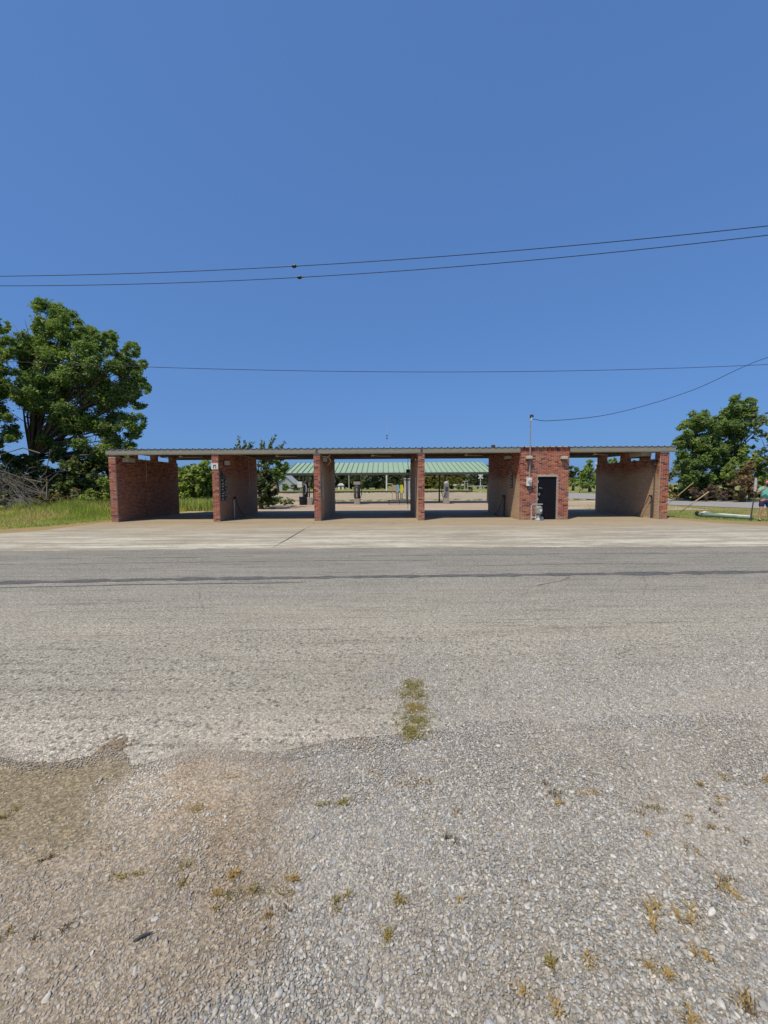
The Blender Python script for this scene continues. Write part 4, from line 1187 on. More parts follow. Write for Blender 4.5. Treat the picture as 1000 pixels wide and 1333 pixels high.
J = [((0, 0, .93), (.15, .11)),           #0 pelvis
     ((0, -.01, 1.12), (.14, .10)),       #1 waist
     ((0, -.02, 1.33), (.165, .11)),      #2 chest
     ((0, -.03, 1.46), (.075, .07)),      #3 neck base
     ((0, -.06, 1.54), (.05, .05)),       #4 neck
     ((-.16, -.02, 1.40), .062), ((-.30, -.10, 1.20), .045), ((-.17, -.30, 1.36), .036), ((-.10, -.33, 1.47), .028),   #5-8 left arm to face
     ((.16, -.02, 1.40), .062), ((.32, -.12, 1.24), .045), ((.10, -.31, 1.39), .036), ((.0, -.36, 1.46), .028),        #9-12
     ((-.10, 0, .84), .10), ((-.13, -.02, .48), .06), ((-.15, .03, .26), .055), ((-.155, .03, .07), .034), ((-.17, -.10, .03), .03),   #13-17
     ((.10, 0, .84), .10), ((.13, .02, .48), .06), ((.15, .05, .26), .055), ((.155, .05, .07), .034), ((.17, -.08, .03), .03)]
E = [(0, 1), (1, 2), (2, 3), (3, 4), (2, 5), (5, 6), (6, 7), (7, 8), (2, 9), (9, 10), (10, 11), (11, 12), (0, 13), (13, 14), (14, 15), (15, 16), (16, 17), (0, 18), (18, 19), (19, 20), (20, 21), (21, 22)]
skinned('body', J, E, M['skin'], per)
mb = MB(); ce = Vector((0, -.09, 1.64))
V, Fc = [], []
for i in range(9):
    th = math.pi*i/8
    for k in range(14):
        q = 2*math.pi*k/14
        V.append(ce+Vector((.075*math.sin(th)*math.cos(q), .095*math.sin(th)*math.sin(q), .115*math.cos(th))))
for i in range(8):
    for k in range(14): Fc.append((i*14+k, (i+1)*14+k, (i+1)*14+(k+1) % 14, i*14+(k+1) % 14))
mb.add(V, Fc); mb.tube([ce+Vector((0, -.09, .02)), ce+Vector((0, -.115, -.02))], [.01, .018], 6)
for s in (-1, 1): mb.box(s*.078-.008, s*.078+.008, -.10, -.06, 1.61, 1.67)
o = mb.build('head', M['skin'], per, smooth=True)
mb = MB()
for s in (-1, 1): mb.tube([(s*.03, -.176, 1.655), (s*.03, -.186, 1.655)], .011, 8)
mb.box(-.022, .022, -.19, -.17, 1.583, 1.592)
mb.build('eyes_and_mouth', M['hair'], o)
mb = MB(); V, Fc = [], []
for i in range(6):
    th = math.pi*.62*i/5
    for k in range(14):
        q = 2*math.pi*k/14
        rr = 1.12 if math.sin(q) > -.5 else (1.12 if th < 1.0 else .9)
        V.append(ce+Vector((.077*math.sin(th)*math.cos(q)*rr, .012+.097*math.sin(th)*math.sin(q)*rr, .122*math.cos(th)+.006)))
for i in range(5):
    for k in range(14): Fc.append((i*14+k, (i+1)*14+k, (i+1)*14+(k+1) % 14, i*14+(k+1) % 14))
mb.add(V, Fc); mb.build('hair', M['hair'], per, smooth=True)
SJ = [((0, 0, .90), (.19, .145)), ((0, -.01, 1.12), (.175, .13)), ((0, -.02, 1.33), (.19, .13)), ((0, -.03, 1.45), (.09, .08)),
      ((-.17, -.02, 1.40), .078), ((-.26, -.07, 1.27), .072), ((.17, -.02, 1.40), .078), ((.27, -.08, 1.29), .072)]
skinned('shirt', SJ, [(0, 1), (1, 2), (2, 3), (2, 4), (4, 5), (2, 6), (6, 7)], M['shirt'], per)
HJ = [((0, 0, .97), (.17, .13)), ((0, 0, .86), (.175, .13)), ((-.11, 0, .80), .115), ((-.125, -.01, .58), .098), ((.11, 0, .80), .115), ((.125, .01, .58), .098)]
skinned('shorts', HJ, [(0, 1), (1, 2), (2, 3), (1, 4), (4, 5)], M['shorts'], per)
for s, dy in ((-1, 0), (1, .02)):
    skinned('shoe', [((s*.155, .05+dy, .045), .04), ((s*.16, -.04+dy, .04), .042), ((s*.17, -.15+dy, .035), .035)], [(0, 1), (1, 2)], M['shoe'], per)
for hx, hy, hz, s in ((-.09, -.35, 1.50, 1), (-.005, -.38, 1.49, -1)):
    hj = [((hx, hy, hz-.03), .024), ((hx, hy-.01, hz+.01), .027)]; he = [(0, 1)]
    for k in range(4):
        b0_ = len(hj)
        hj += [((hx+(k-1.5)*.017, hy-.02, hz+.045), .0085), ((hx+(k-1.5)*.017, hy-.045, hz+.062-.004*k), .008), ((hx+(k-1.5)*.016, hy-.06, hz+.045), .007)]
        he += [(1, b0_), (b0_, b0_+1), (b0_+1, b0_+2)]
    b0_ = len(hj); hj += [((hx+s*.04, hy-.02, hz+.01), .009), ((hx+s*.045, hy-.05, hz+.025), .008)]; he += [(0, b0_), (b0_, b0_+1)]
    skinned('hand', hj, he, M['skin'], per, sub=1)
ph = bx(-.13, .03, -.425, -.415, 1.50, 1.585); o = ph.build('phone', M['black'])
o.parent = None; o.location = (PXp, PYp, 0); o.rotation_euler = (0, 0, R(-25))
tag(o, 'small dark phone held up by the person in the aqua shirt', 'phone')

# ------------------------------------------------------------------ trees and plants
def leaves(centers, radii, cnt, size, pal, seed, flat=.75, up=.3, sizevar=.5, long=1.8):
    """ clumps of leaf-sized quads; returns V, col """
    r = np.random.default_rng(seed)
    Vs, Cs = [], []
    pal = np.array(pal)
    for (c, R_) in zip(centers, radii):
        n = int(cnt*(R_**2))
        if n < 4: n = 4
        d = r.normal(size=(n, 3)); d /= np.linalg.norm(d, axis=1)[:, None]
        rad = R_*(r.uniform(0, 1, n)**.42)*r.uniform(.75, 1.12, n)*np.where(r.uniform(0, 1, n) < .14, r.uniform(1.0, 1.4, n), 1)
        # uneven surface: bulges
        bul = 1+.22*np.sin(d[:, 0]*5+c[0])*np.cos(d[:, 1]*4+c[1]*2)+.15*np.sin(d[:, 2]*7+c[2])
        P = np.array(c)+d*(rad*bul)[:, None]*np.array([1, 1, flat])
        s = size*r.uniform(1-sizevar, 1+sizevar, n)
        a = r.normal(size=(n, 3))+np.array([0, 0, up]); a[:, 2] *= .7
        a[:, 2] *= .75; a /= np.linalg.norm(a, axis=1)[:, None]
        b = np.cross(a, r.normal(size=(n, 3))*.7+d*.5+np.array([-.3, -.5, 1.0])); b /= np.linalg.norm(b, axis=1)[:, None]+1e-9
        a2 = a*s[:, None]*long*.5; b2 = b*s[:, None]*.5
        Q = np.stack([P-a2, P+b2-a2*.1, P+a2, P-b2-a2*.1], 1)
        Vs.append(Q.reshape(-1, 3))
        base = pal[r.integers(len(pal))]*r.uniform(.85, 1.15)
        cc = (base[None]*.6+pal[r.integers(len(pal), size=n)]*.4)*r.uniform(.7, 1.3, (n, 1))
        Cs.append(np.repeat(cc, 4, 0))
    return np.concatenate(Vs), np.concatenate(Cs)

GREEN = [(0.172, 0.253, 0.062), (0.141, 0.228, 0.062), (0.234, 0.312, 0.069), (0.116, 0.194, 0.062), (0.186, 0.253, 0.096)]
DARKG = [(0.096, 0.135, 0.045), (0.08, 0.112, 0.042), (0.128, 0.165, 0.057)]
BRIGHT = [(0.238, 0.325, 0.072), (0.294, 0.364, 0.084), (0.196, 0.273, 0.06)]
GREYG = [(0.18, 0.225, 0.135), (0.225, 0.27, 0.165), (0.15, 0.195, 0.112)]
BROWN = [(0.3, 0.182, 0.119), (0.24, 0.154, 0.112), (0.36, 0.238, 0.126), (0.195, 0.196, 0.07)]
YELLOWG = [(0.266, 0.27, 0.06), (0.308, 0.27, 0.072), (0.196, 0.216, 0.054)]

def tree(name, label, cat, lobes_px, Y, base_px, pal, seed, cnt=900, size=.17, trunk=.3, depth=.8, split=9, group=None, forks=(), extra_col=None, flat=.8):
    """ lobes given as photo pixels at distance Y, spread in depth """
    r = random.Random(seed)
    k = Y/F
    bx_, by_, _ = at(base_px[0], base_px[1], Y)
    t = thing(name, label, cat, (bx_, Y, 0), group)
    cs, rs = [], []
    L = []
    for (cx, cy, rp) in lobes_px:
        X, _, Z = at(cx, cy, Y); L.append((X, Z, rp*k))
    xm = sum(l[0] for l in L)/len(L)
    half = max(abs(l[0]-xm)+l[2] for l in L)
    for (X, Z, R_) in L:
        for j in range(split):
            s = r.uniform(.17, .40)*R_
            an = r.uniform(0, 6.283); el = math.asin(r.uniform(-1, 1)); q = (R_-s*.8)
            dx = q*math.cos(el)*math.cos(an)
            edge = max(0, 1-((X+dx-xm)/half)**2)**.5
            yy_ = Y+(q*math.cos(el)*math.sin(an)*1.2+r.uniform(-1, 1)*half*depth*edge*.7)*.8
            cs.append(((X+dx)*min(1.08, yy_/Y), yy_, max(CAM_H+(Z+q*math.sin(el)-CAM_H)*min(1.08, yy_/Y), s*.5)))
            rs.append(s)
    V, C = leaves(cs, rs, cnt, size, pal, seed, flat)
    V -= np.array([bx_, Y, 0])
    V[:, 2] = np.maximum(V[:, 2], .02)
    crown = quads('crown', V, M['leaf'], C, t)
    # trunk + limbs
    mb = MB(); top = max(l[1] for l in L)
    fz = min(L, key=lambda l: l[1])[1]
    fork = Vector((bx_+r.uniform(-.2, .2), Y, max(min(1.2, top*.35), top*.28)))
    mb.tube([(bx_, Y, -.1), (bx_+r.uniform(-.1, .1), Y, fork.z*.5), fork], [trunk*1.25, trunk, trunk*.85], 10)
    tgt = sorted(cs, key=lambda c: r.random())[:max(6, len(cs)//10)]
    for c in tgt:
        c = Vector(c); m1 = fork.lerp(c, .4)+Vector((r.uniform(-.4, .4), r.uniform(-.4, .4), abs(c.z-fork.z)*.12))
        m2 = fork.lerp(c, .75)+Vector((r.uniform(-.3, .3), r.uniform(-.3, .3), .1))
        w_ = trunk*r.uniform(.22, .42)
        mb.tube([fork-Vector((0, 0, .2)), m1, m2, c], [w_, w_*.6, w_*.35, w_*.12], 6)
        for _ in range(2):
            e = m2+Vector((r.uniform(-1, 1), r.uniform(-1, 1), r.uniform(-.3, .9)))*min(2.0, half*.25)
            mb.tube([m1.lerp(m2, .6), e], [w_*.3, w_*.08], 5)
    part(mb, 'trunk', M['bark'], t, (bx_, Y, 0), smooth=True)
    return t

tree('shade_tree', 'tallest broad dark green tree rising behind the left end wall', 'tree',
     [(62, 414, 26), (92, 424, 22), (112, 440, 18), (143, 440, 11), (172, 455, 11), (188, 505, 9), (186, 474, 7), (176, 562, 10), (50, 455, 34), (95, 465, 36), (135, 450, 17), (164, 474, 20), (180, 492, 11), (148, 500, 31), (105, 520, 46), (55, 505, 38), (180, 522, 12), (177, 550, 14), (155, 560, 25), (168, 585, 12),
      (120, 575, 34), (75, 565, 26)], 30.5, (47, 652), GREEN, 11, cnt=1600, size=.09, trunk=.32, split=28)
tree('shade_tree', 'tree cut off by the left edge, beside the tallest tree', 'tree',
     [(2, 424, 11), (12, 452, 16), (-12, 468, 20), (10, 500, 24), (-22, 520, 32), (0, 560, 26), (-50, 490, 34), (-70, 530, 40)], 29, (-10, 655), GREEN, 12, cnt=1600, size=.09, trunk=.3, split=28)
def bush(name, label, lobes, Y, base, pal, seed, cnt=650, size=.13, cat='bush', **k):
    return tree(name, label, cat, lobes, Y, base, pal, seed, cnt=cnt, size=size, trunk=.06, depth=.5, split=14, **k)
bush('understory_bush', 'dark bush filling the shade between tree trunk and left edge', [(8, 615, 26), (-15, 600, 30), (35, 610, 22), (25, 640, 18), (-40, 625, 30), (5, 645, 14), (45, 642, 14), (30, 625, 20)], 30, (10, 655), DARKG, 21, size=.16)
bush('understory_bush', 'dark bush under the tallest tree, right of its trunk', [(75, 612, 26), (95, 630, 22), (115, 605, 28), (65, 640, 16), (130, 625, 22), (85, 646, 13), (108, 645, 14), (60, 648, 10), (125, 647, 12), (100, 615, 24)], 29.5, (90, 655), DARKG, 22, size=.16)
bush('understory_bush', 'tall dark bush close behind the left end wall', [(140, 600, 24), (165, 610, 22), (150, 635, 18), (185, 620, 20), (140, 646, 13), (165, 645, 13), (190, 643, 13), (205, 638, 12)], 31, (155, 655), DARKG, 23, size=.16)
bush('roadside_bush', 'bright light green bush just left of the brick end wall', [(133, 634, 13), (120, 645, 10), (143, 645, 12), (138, 628, 8), (110, 650, 8)], 25.5, (132, 660), BRIGHT, 24, size=.10, cnt=1300)
bush('weed_clump', 'reddish brown seeding weeds beside the dead branches', [(58, 646, 8), (66, 650, 8), (75, 648, 7), (50, 653, 7)], 25, (60, 660), BROWN+YELLOWG, 25, size=.06, cnt=2500, cat='weeds')
bush('weed_clump', 'pale brown weeds in front of the dark bush', [(100, 644, 8), (95, 652, 8), (108, 650, 6)], 25.8, (100, 660), GREYG+BROWN, 26, size=.06, cnt=2500, cat='weeds')
# bay 1 background
bush('vine_thicket', 'tall bright thicket seen through the leftmost bay', [(238, 640, 12), (250, 628, 14), (266, 622, 13), (262, 612, 9), (276, 630, 16), (245, 650, 10), (262, 645, 14), (290, 640, 16), (225, 640, 14), (210, 630, 16), (195, 640, 16), (242, 620, 9), (256, 618, 12), (272, 614, 9), (240, 652, 8), (255, 652, 9), (270, 652, 9), (284, 652, 9), (248, 638, 14), (272, 640, 14), (238, 616, 8), (250, 612, 9), (268, 607, 8)], 28.8, (255, 661), BRIGHT, 27, size=.13, cnt=1300, cat='thicket')
bush('vine_thicket', 'rounded darker tree crown peeking above the thicket in the leftmost bay', [(262, 614, 7), (270, 618, 9), (255, 622, 8), (236, 620, 4)], 52, (262, 642), GREEN, 28, size=.3, cnt=350, cat='tree')
# wispy tree behind bay 2
t = tree('cedar_tree', 'dark evergreen seen through the second bay with a trunk thick with foliage', 'tree', [(345, 612, 15), (350, 628, 13), (340, 640, 14), (352, 645, 10), (335, 620, 16), (345, 598, 14), (328, 635, 14), (318, 610, 14), (345, 652, 7), (338, 652, 7), (352, 636, 11), (345, 625, 14), (350, 652, 6)], 28.5, (340, 660), DARKG+[(.10, .13, .08)], 31, cnt=1700, size=.10, trunk=.15, depth=.4)
# sprigs above the roof
spr = thing('wispy_tree', 'wispy light green tree tips sticking up above the roof over the second bay', 'tree', (at(335, 650, 29)[0], 29.6, 0))
r = random.Random(5); cs, rs = [], []; mb = MB()
bxs = spr.location.x
for (cx, cy, ex, ey) in ((312, 590, 308, 567), (318, 590, 318, 573), (322, 592, 330, 575), (330, 592, 327, 577), (338, 592, 337, 572), (345, 592, 352, 568), (350, 590, 360, 566), (355, 592, 371, 574), (342, 592, 345, 575), (333, 594, 341, 580), (310, 594, 303, 578), (325, 594, 322, 580), (360, 594, 366, 582)):
    A = Vector(at(cx, cy, 29.6)); B = Vector(at(ex, ey, 29.6)); A.y += r.uniform(-.6, .6); B.y = A.y+r.uniform(-.4, .4)
    mb.tube([(bxs, 29.6, 1.5), A, B], [.05, .025, .008], 5)
    for q in range(16):
        p = A.lerp(B, q/15); cs.append(tuple(p+Vector((r.uniform(-.1, .1), r.uniform(-.1, .1), 0)))); rs.append(.13*(1.15-q/18))
mb.tube([(bxs, 29.6, -.1), (bxs, 29.6, 1.6)], [.1, .07], 8)
V, C = leaves(cs, rs, 1300, .075, [(.15, .20, .07), (.12, .17, .06), (.17, .21, .09)], 33, flat=1.0, up=.8, long=2.6)
V -= np.array(spr.location); quads('crown', V, M['leaf'], C, spr)
part(mb, 'trunk', M['bark'], spr, tuple(spr.location))
tree('shade_tree', 'round mid green tree behind the far house roof, seen through the second bay', 'tree', [(366, 603, 10), (356, 608, 12), (372, 611, 7), (362, 618, 10), (350, 600, 10)], 90, (362, 640), GREEN, 34, cnt=90, size=.5, trunk=.3)
bush('verge_shrub', 'low bright shrub at the foot of the evergreen', [(349, 650, 6), (356, 652, 6), (345, 654, 5)], 31, (350, 660), BRIGHT, 35, size=.09, cnt=2200)
bush('verge_shrub', 'low grey green shrub spreading right of the bright one', [(366, 651, 5), (374, 652, 5), (380, 653, 4), (360, 651, 5)], 33, (370, 658), GREYG, 36, size=.08, cnt=2200)
# right-hand trees
tree('shade_tree', 'leafy green tree directly right of the roof end', 'tree', [(911, 546, 17), (896, 560, 15), (887, 576, 11), (918, 563, 21), (902, 590, 20), (927, 590, 20), (890, 605, 13), (912, 615, 22), (934, 552, 12), (897, 628, 13)], 38, (905, 652), GREEN, 41, cnt=1250, size=.105, trunk=.28, split=26)
tree('shade_tree', 'taller dark green tree with a two lobed top beside the leafy one', 'tree', [(960, 526, 13), (976, 529, 12), (950, 545, 16), (965, 550, 20), (982, 545, 14), (948, 565, 18), (955, 590, 18), (940, 605, 18), (935, 580, 12)], 40, (950, 652), GREEN, 42, cnt=1250, size=.105, trunk=.28, split=26)
tree('silvery_tree', 'pale silvery tree at the right edge with sky showing through', 'tree', [(992, 545, 12), (1000, 560, 14), (985, 565, 10), (1005, 590, 18), (990, 590, 10), (1020, 570, 20)], 36.5, (1005, 652), GREYG, 43, cnt=230, size=.2, trunk=.2, split=9)
bush('understory_bush', 'green vine covered bush between the two trees and the person', [(975, 595, 16), (960, 610, 16), (985, 605, 16), (1000, 615, 18), (1020, 610, 18), (950, 618, 12)], 37, (975, 652), GREEN+BRIGHT, 44, size=.16)
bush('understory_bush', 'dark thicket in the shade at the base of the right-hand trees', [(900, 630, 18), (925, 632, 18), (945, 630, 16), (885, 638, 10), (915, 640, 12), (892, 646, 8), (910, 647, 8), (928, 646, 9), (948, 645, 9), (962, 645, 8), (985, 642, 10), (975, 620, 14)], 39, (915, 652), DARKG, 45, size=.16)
bush('dead_shrub', 'tall rusty brown dying shrub beside the leaning thin post', [(968, 618, 12), (975, 608, 9), (960, 632, 13), (975, 630, 13), (965, 643, 12), (982, 640, 10)], 34.5, (968, 652), BROWN+[(.26, .15, .08)], 46, size=.12, cnt=800, cat='dead shrub')
bush('dead_shrub', 'low purplish brown dead brush at the roadside under the dark thicket', [(905, 641, 8), (920, 643, 7), (935, 642, 8), (945, 645, 7), (928, 636, 7)], 36, (920, 651), [(.17, .12, .10), (.20, .14, .12), (.14, .10, .085)], 47, size=.1, cnt=1000, cat='dead shrub')
bush('dead_shrub', 'straw coloured brush just right of the brick end wall', [(873, 644, 6), (882, 646, 5), (893, 647, 4), (870, 636, 6)], 38, (880, 650), [(.36, .27, .10), (.30, .22, .09), (.2, .18, .06)], 48, size=.1, cnt=1200, cat='dead shrub')
# bay 5 background
tree('shade_tree', 'tall loose green tree seen through the rightmost bay', 'tree', [(768, 606, 8), (762, 614, 9), (772, 616, 9), (760, 625, 10), (775, 627, 9), (785, 605, 9), (797, 602, 8), (810, 604, 9), (825, 600, 9)], 80, (768, 640), GREEN+BRIGHT, 51, cnt=130, size=.4, trunk=.3)
tree('shade_tree', 'dark rounded tree left of the loose one in the rightmost bay', 'tree', [(746, 612, 7), (752, 620, 8), (740, 622, 9), (730, 615, 9)], 95, (746, 638), DARKG, 52, cnt=100, size=.5, trunk=.3)
bush('vine_thicket', 'bright green roadside thicket below the trees in the rightmost bay', [(745, 628, 6), (755, 629, 6), (765, 630, 6), (775, 631, 6), (735, 630, 6), (785, 632, 6)], 72, (755, 640), BRIGHT+GREEN, 53, size=.28, cnt=260, cat='thicket')

# far tree line: three kinds, copied
def far_tree(seed, pal, W, H, name='tree_line_tree'):
    r = random.Random(seed)
    t = thing(name, 'x', 'tree', (0, 0, 0))
    cs, rs = [], []
    for i in range(34):
        z = H*r.uniform(.12, .92); ww = W*(1-abs(z/H-.45)**1.5)*.8
        cs.append((r.uniform(-1, 1)*ww, r.uniform(-1, 1)*ww*.6, z)); rs.append(r.uniform(.9, 1.7))
    V, C = leaves(cs, rs, 42, .52, pal, seed, .8)
    V[:, 2] = np.maximum(V[:, 2], 0)
    quads('crown', V, M['leaf'], C, t)
    mb = MB(); mb.tube([(0, 0, -.2), (0, 0, H*.6)], [.3, .12], 6)
    for i in range(5): c = cs[i]; mb.tube([(0, 0, H*.25), c], [.12, .04], 5)
    mb.build('trunk', M['bark'], t)
    return t
HZG = [(0.143, 0.169, 0.09), (0.169, 0.194, 0.102), (0.117, 0.15, 0.078)]
HZD = [(0.098, 0.125, 0.072), (0.117, 0.144, 0.078)]
HZY = [(0.221, 0.228, 0.077), (0.26, 0.24, 0.077), (0.182, 0.192, 0.066)]
protos = [far_tree(61, HZG, 3.6, 8.2), far_tree(62, HZD, 3.2, 9.0), far_tree(63, HZY, 3.4, 7.6)]
labs = ['grey green tree in the far line beyond the railway and field', 'darker taller tree in the far line beyond the railway and field', 'yellow green tree in the far line beyond the railway and field']
used = [False]*3
r = random.Random(9)
x = -92
while x < 62:
    y = 150+r.uniform(-7, 12)
    k = 2 if (16 < x < 32 and r.random() < .75) else r.choice([0, 0, 1, 1, 0])
    if -40 < x < -24: y += 12
    o = protos[k] if not used[k] else copy_tree(protos[k])
    used[k] = True
    o.location = (x, y, 0); o.rotation_euler = (0, 0, r.uniform(0, 6.28)); s = r.uniform(.85, 1.12); o.scale = (s, s, s*r.uniform(.9, 1.1))
    o['label'] = labs[k]; o['group'] = 'trees in the far line (%s)' % ('grey green', 'dark', 'yellow green')[k]
    x += r.uniform(2.6, 4.4)
# a far wood behind
r2 = np.random.default_rng(77); cs, rs = [], []
for i in range(420):
    xx = r2.uniform(-330, 330); cs.append((xx, r2.uniform(215, 235)+abs(xx)*.1, r2.uniform(1, 7.5))); rs.append(r2.uniform(2.2, 3.6))
V, C = leaves(cs, rs, 9, 1.1, HZD+HZG, 78, .8)
V[:, 2] = np.maximum(V[:, 2], 0)
o = quads('far_wood', V, M['leaf'], C); tag(o, 'distant wood closing the horizon behind the field', 'wood', kind='stuff')
# small bushes along the field edge
for i, (px_, Y, pal, lab) in enumerate(((383, 100, DARKG, 'small dark round bush right of the far house'), (372, 100, GREEN, 'small green bush in front of the far house'), (598, 110, GREEN, 'green bush in front of the low white building'), (612, 100, DARKG, 'dark bush between the short pale posts and the gated signal'))):
    bush('field_bush', lab, [(px_-2, 634, 3), (px_+2, 634.5, 3), (px_, 632.5, 3)], Y, (px_, 637), pal, 80+i, size=.3, cnt=200)

# dead branch pile left
bp = thing('branch_pile', 'tangle of bare grey fallen branches at the left edge', 'branch pile', (-22, 25, 0))
r = random.Random(3)
for i in range(90):
    a_ = Vector(at(r.uniform(-30, 62), r.uniform(640, 662), 24.8+r.uniform(-1, 1.2))); a_.z = max(a_.z, .05)
    b_ = a_+Vector((r.uniform(-1.8, 1.2)-.3, r.uniform(-.8, .8), r.uniform(.1, 1.5)))*r.uniform(.8, 2.0)
    c_ = a_.lerp(b_, .5)+Vector((r.uniform(-.2, .2), r.uniform(-.2, .2), r.uniform(0, .3)))
    w_ = r.uniform(.015, .05)
    mb = MB(); mb.tube([a_, c_, b_], [w_, w_*.7, w_*.2], 5)
    for q in range(4):
        s0 = c_.lerp(b_, r.random()); mb.tube([s0, s0+Vector((r.uniform(-.6, .6), r.uniform(-.4, .4), r.uniform(-.1, .6)))], [w_*.35, w_*.08], 4)
    part(mb, 'branch', M['deadwood'], bp, tuple(a_))
# bare limbs hanging from the tree
for (pts, lab) in (([(0, 592), (30, 583), (52, 590)], 'bare pale limb bending left from the tall tree trunk'), ([(35, 640), (60, 615), (66, 585)], 'bare pale limb slanting up beside the branch pile'), ([(0, 612), (28, 622), (55, 628)], 'long bare fallen limb lying over the branch pile')):
    mb = MB(); P = [Vector(at(a_, b_, 26)) for a_, b_ in pts]; mb.tube(P, [.02, .035, .05], 6)
    tag(mb.build('bare_limb', M['deadwood'], loc=tuple(P[0])), lab, 'branch')
# grey tarp covered thing
tpx = at(24, 650, 25.8)
mb = MB(); X_ = tpx[0]
ring = []
for (zz_, w1, d1) in ((0, .85, .5), (.3, .8, .45), (.6, .65, .38), (.85, .4, .25), (.92, .1, .08)):
    for k in range(14):
        q = 2*math.pi*k/14; j = 1+.1*math.sin(k*2.3+zz_*5)
        ring.append((X_+w1*math.cos(q)*j, 25.8+d1*math.sin(q)*j, zz_))
mb.add(ring, [(i*14+k, i*14+(k+1) % 14, (i+1)*14+(k+1) % 14, (i+1)*14+k) for i in range(4) for k in range(14)])
tag(mb.build('grey_tarp', M['tarp'], loc=(X_, 25.8, 0), smooth=True), 'grey sheet covering something behind the dead branches', 'tarp')
# tyres
def tyre(px_, py_, Y, lab, tilt):
    X_, _, Z_ = at(px_, py_, Y)
    t = thing('old_tyre', lab, 'tyre', (X_, Y, .3)); t.rotation_euler = (R(90-tilt), 0, R(15))
    V, Fc = [], []
    for i in range(20):
        q = 2*math.pi*i/20
        for k in range(8):
            s = 2*math.pi*k/8; rr = .24+.09*math.cos(s)
            V.append((rr*math.cos(q), rr*math.sin(q), .10*math.sin(s)))
    for i in range(20):
        for k in range(8): Fc.append((i*8+k, ((i+1) % 20)*8+k, ((i+1) % 20)*8+(k+1) % 8, i*8+(k+1) % 8))
    mb = MB(); mb.add(V, Fc); mb.build('tyre', M['rubber'], t, smooth=True)
    mb = MB(); mb.lathe((0, 0, -.05), [(.155, 0), (.15, .05), (.05, .03), (.05, .08), (.15, .07), (.155, .1)], 16); mb.build('rim', M['grey'], t)
tyre(141, 660, 24.5, 'old tyre with a grey rim leaning beside the left end wall', 12)
tyre(132, 659, 24.9, 'darker old tyre behind and left of the rimmed one', 20)

# ------------------------------------------------------------------ grass
def blades(name, n, xr, yr, hfun, pal, seed, label, wid=.012, keep=None, lean=.35, bunch=0):
    r = np.random.default_rng(seed)
    x = r.uniform(*xr, n); y = r.uniform(*yr, n)
    if bunch:
        cx = r.uniform(*xr, bunch); cy = r.uniform(*yr, bunch); i = r.integers(bunch, size=n)
        x = cx[i]+r.normal(0, .12, n); y = cy[i]+r.normal(0, .12, n)
    if keep is not None:
        m = keep(x, y, r); x, y = x[m], y[m]; n = len(x)
    h = hfun(x, y)*r.uniform(.5, 1.25, n)
    an = r.uniform(0, 6.283, n); dx = np.cos(an)*wid*(1+h*2); dy = np.sin(an)*wid*(1+h*2)
    lx = r.normal(0, lean, n)*h; ly = r.normal(0, lean, n)*h
    z0 = np.full(n, -.02)
    Q = np.stack([np.stack([x-dx, y-dy, z0], 1), np.stack([x+dx, y+dy, z0], 1), np.stack([x+lx, y+ly, h], 1)], 1)
    pal = np.array(pal)
    blot = np.array([mnoise.noise(Vector((a*.35, b*.5, seed))) for a, b in zip(x, y)])
    idx = np.clip(((blot+.55)*len(pal)+r.normal(0, .7, n)).astype(int), 0, len(pal)-1)
    c = pal[idx]*r.uniform(.75, 1.25, (n, 1))
    o = quads(name, Q.reshape(-1, 3), M['grass'], np.repeat(c, 3, 0), fn=3)
    return tag(o, label, 'grass', kind='stuff')
GP = [(.26, .34, .07), (.34, .42, .09), (.42, .47, .11), (.50, .47, .16), (.56, .45, .22)]
def left_keep(x, y, r):
    edge = np.interp(y, [12, 13, 14, 15, 17, 19.5, 26, 32], [-45, -30, -19, -15.5, -14.2, -13.5, -12.9, -12.8])
    return (x < edge+r.normal(0, .35, len(x))) & (x > -y*1.15-1)
def left_h(x, y):
    d = np.exp(-((y-24.5)/2.2)**2)*np.exp(-((x+18)/3.6)**2)
    return .09+.62*d+.2*sm(20, 26, y)
blades('tall_grass', 75000, (-34, -12.8), (12.5, 28.5), left_h, GP, 1, 'green and straw grass growing left of the car wash', keep=left_keep, wid=.009)
def right_keep(x, y, r):
    e = np.interp(x, [13, 13.6, 15.2, 18, 24, 32], [24, 19.5, 17.4, 16.2, 15.4, 15])
    P = np.stack([x, y, np.zeros_like(x)], 1); px_, py_ = to_px(P)
    lim = np.interp(px_, [700, 781, 870, 1000, 1200], [650.5, 650.5, 657.5, 662.5, 672.5])
    return (y > e+r.normal(0, .3, len(x))) & (py_ > lim+.5) & ~((px_ < 815) & (py_ < 657.5) & (py_ > 651))
blades('short_grass', 45000, (13.2, 34), (15, 45), lambda x, y: .06+0*x, [(.24, .29, .07), (.30, .33, .09), (.44, .36, .15), (.54, .40, .20), (.28, .31, .08)], 2, 'short patchy green and straw grass right of the car wash', keep=right_keep, wid=.008)
blades('back_grass', 16000, (-30, -8.5), (25, 42), lambda x, y: .12+.12*sm(30, 40, y), GP, 3, 'grass behind the left bays', keep=lambda x, y, r: x < np.interp(y, [25, 27, 33, 43], [-13, -13.5, -10, -10.2])+r.normal(0, .4, len(x)), wid=.012)
blades('embankment_grass', 9000, (-45, 20), (41, 44), lambda x, y: .12+0*x, [(.30, .28, .10), (.24, .25, .08), (.36, .29, .15)], 4, 'straw and green grass fringing the railway embankment', wid=.02, bunch=350)

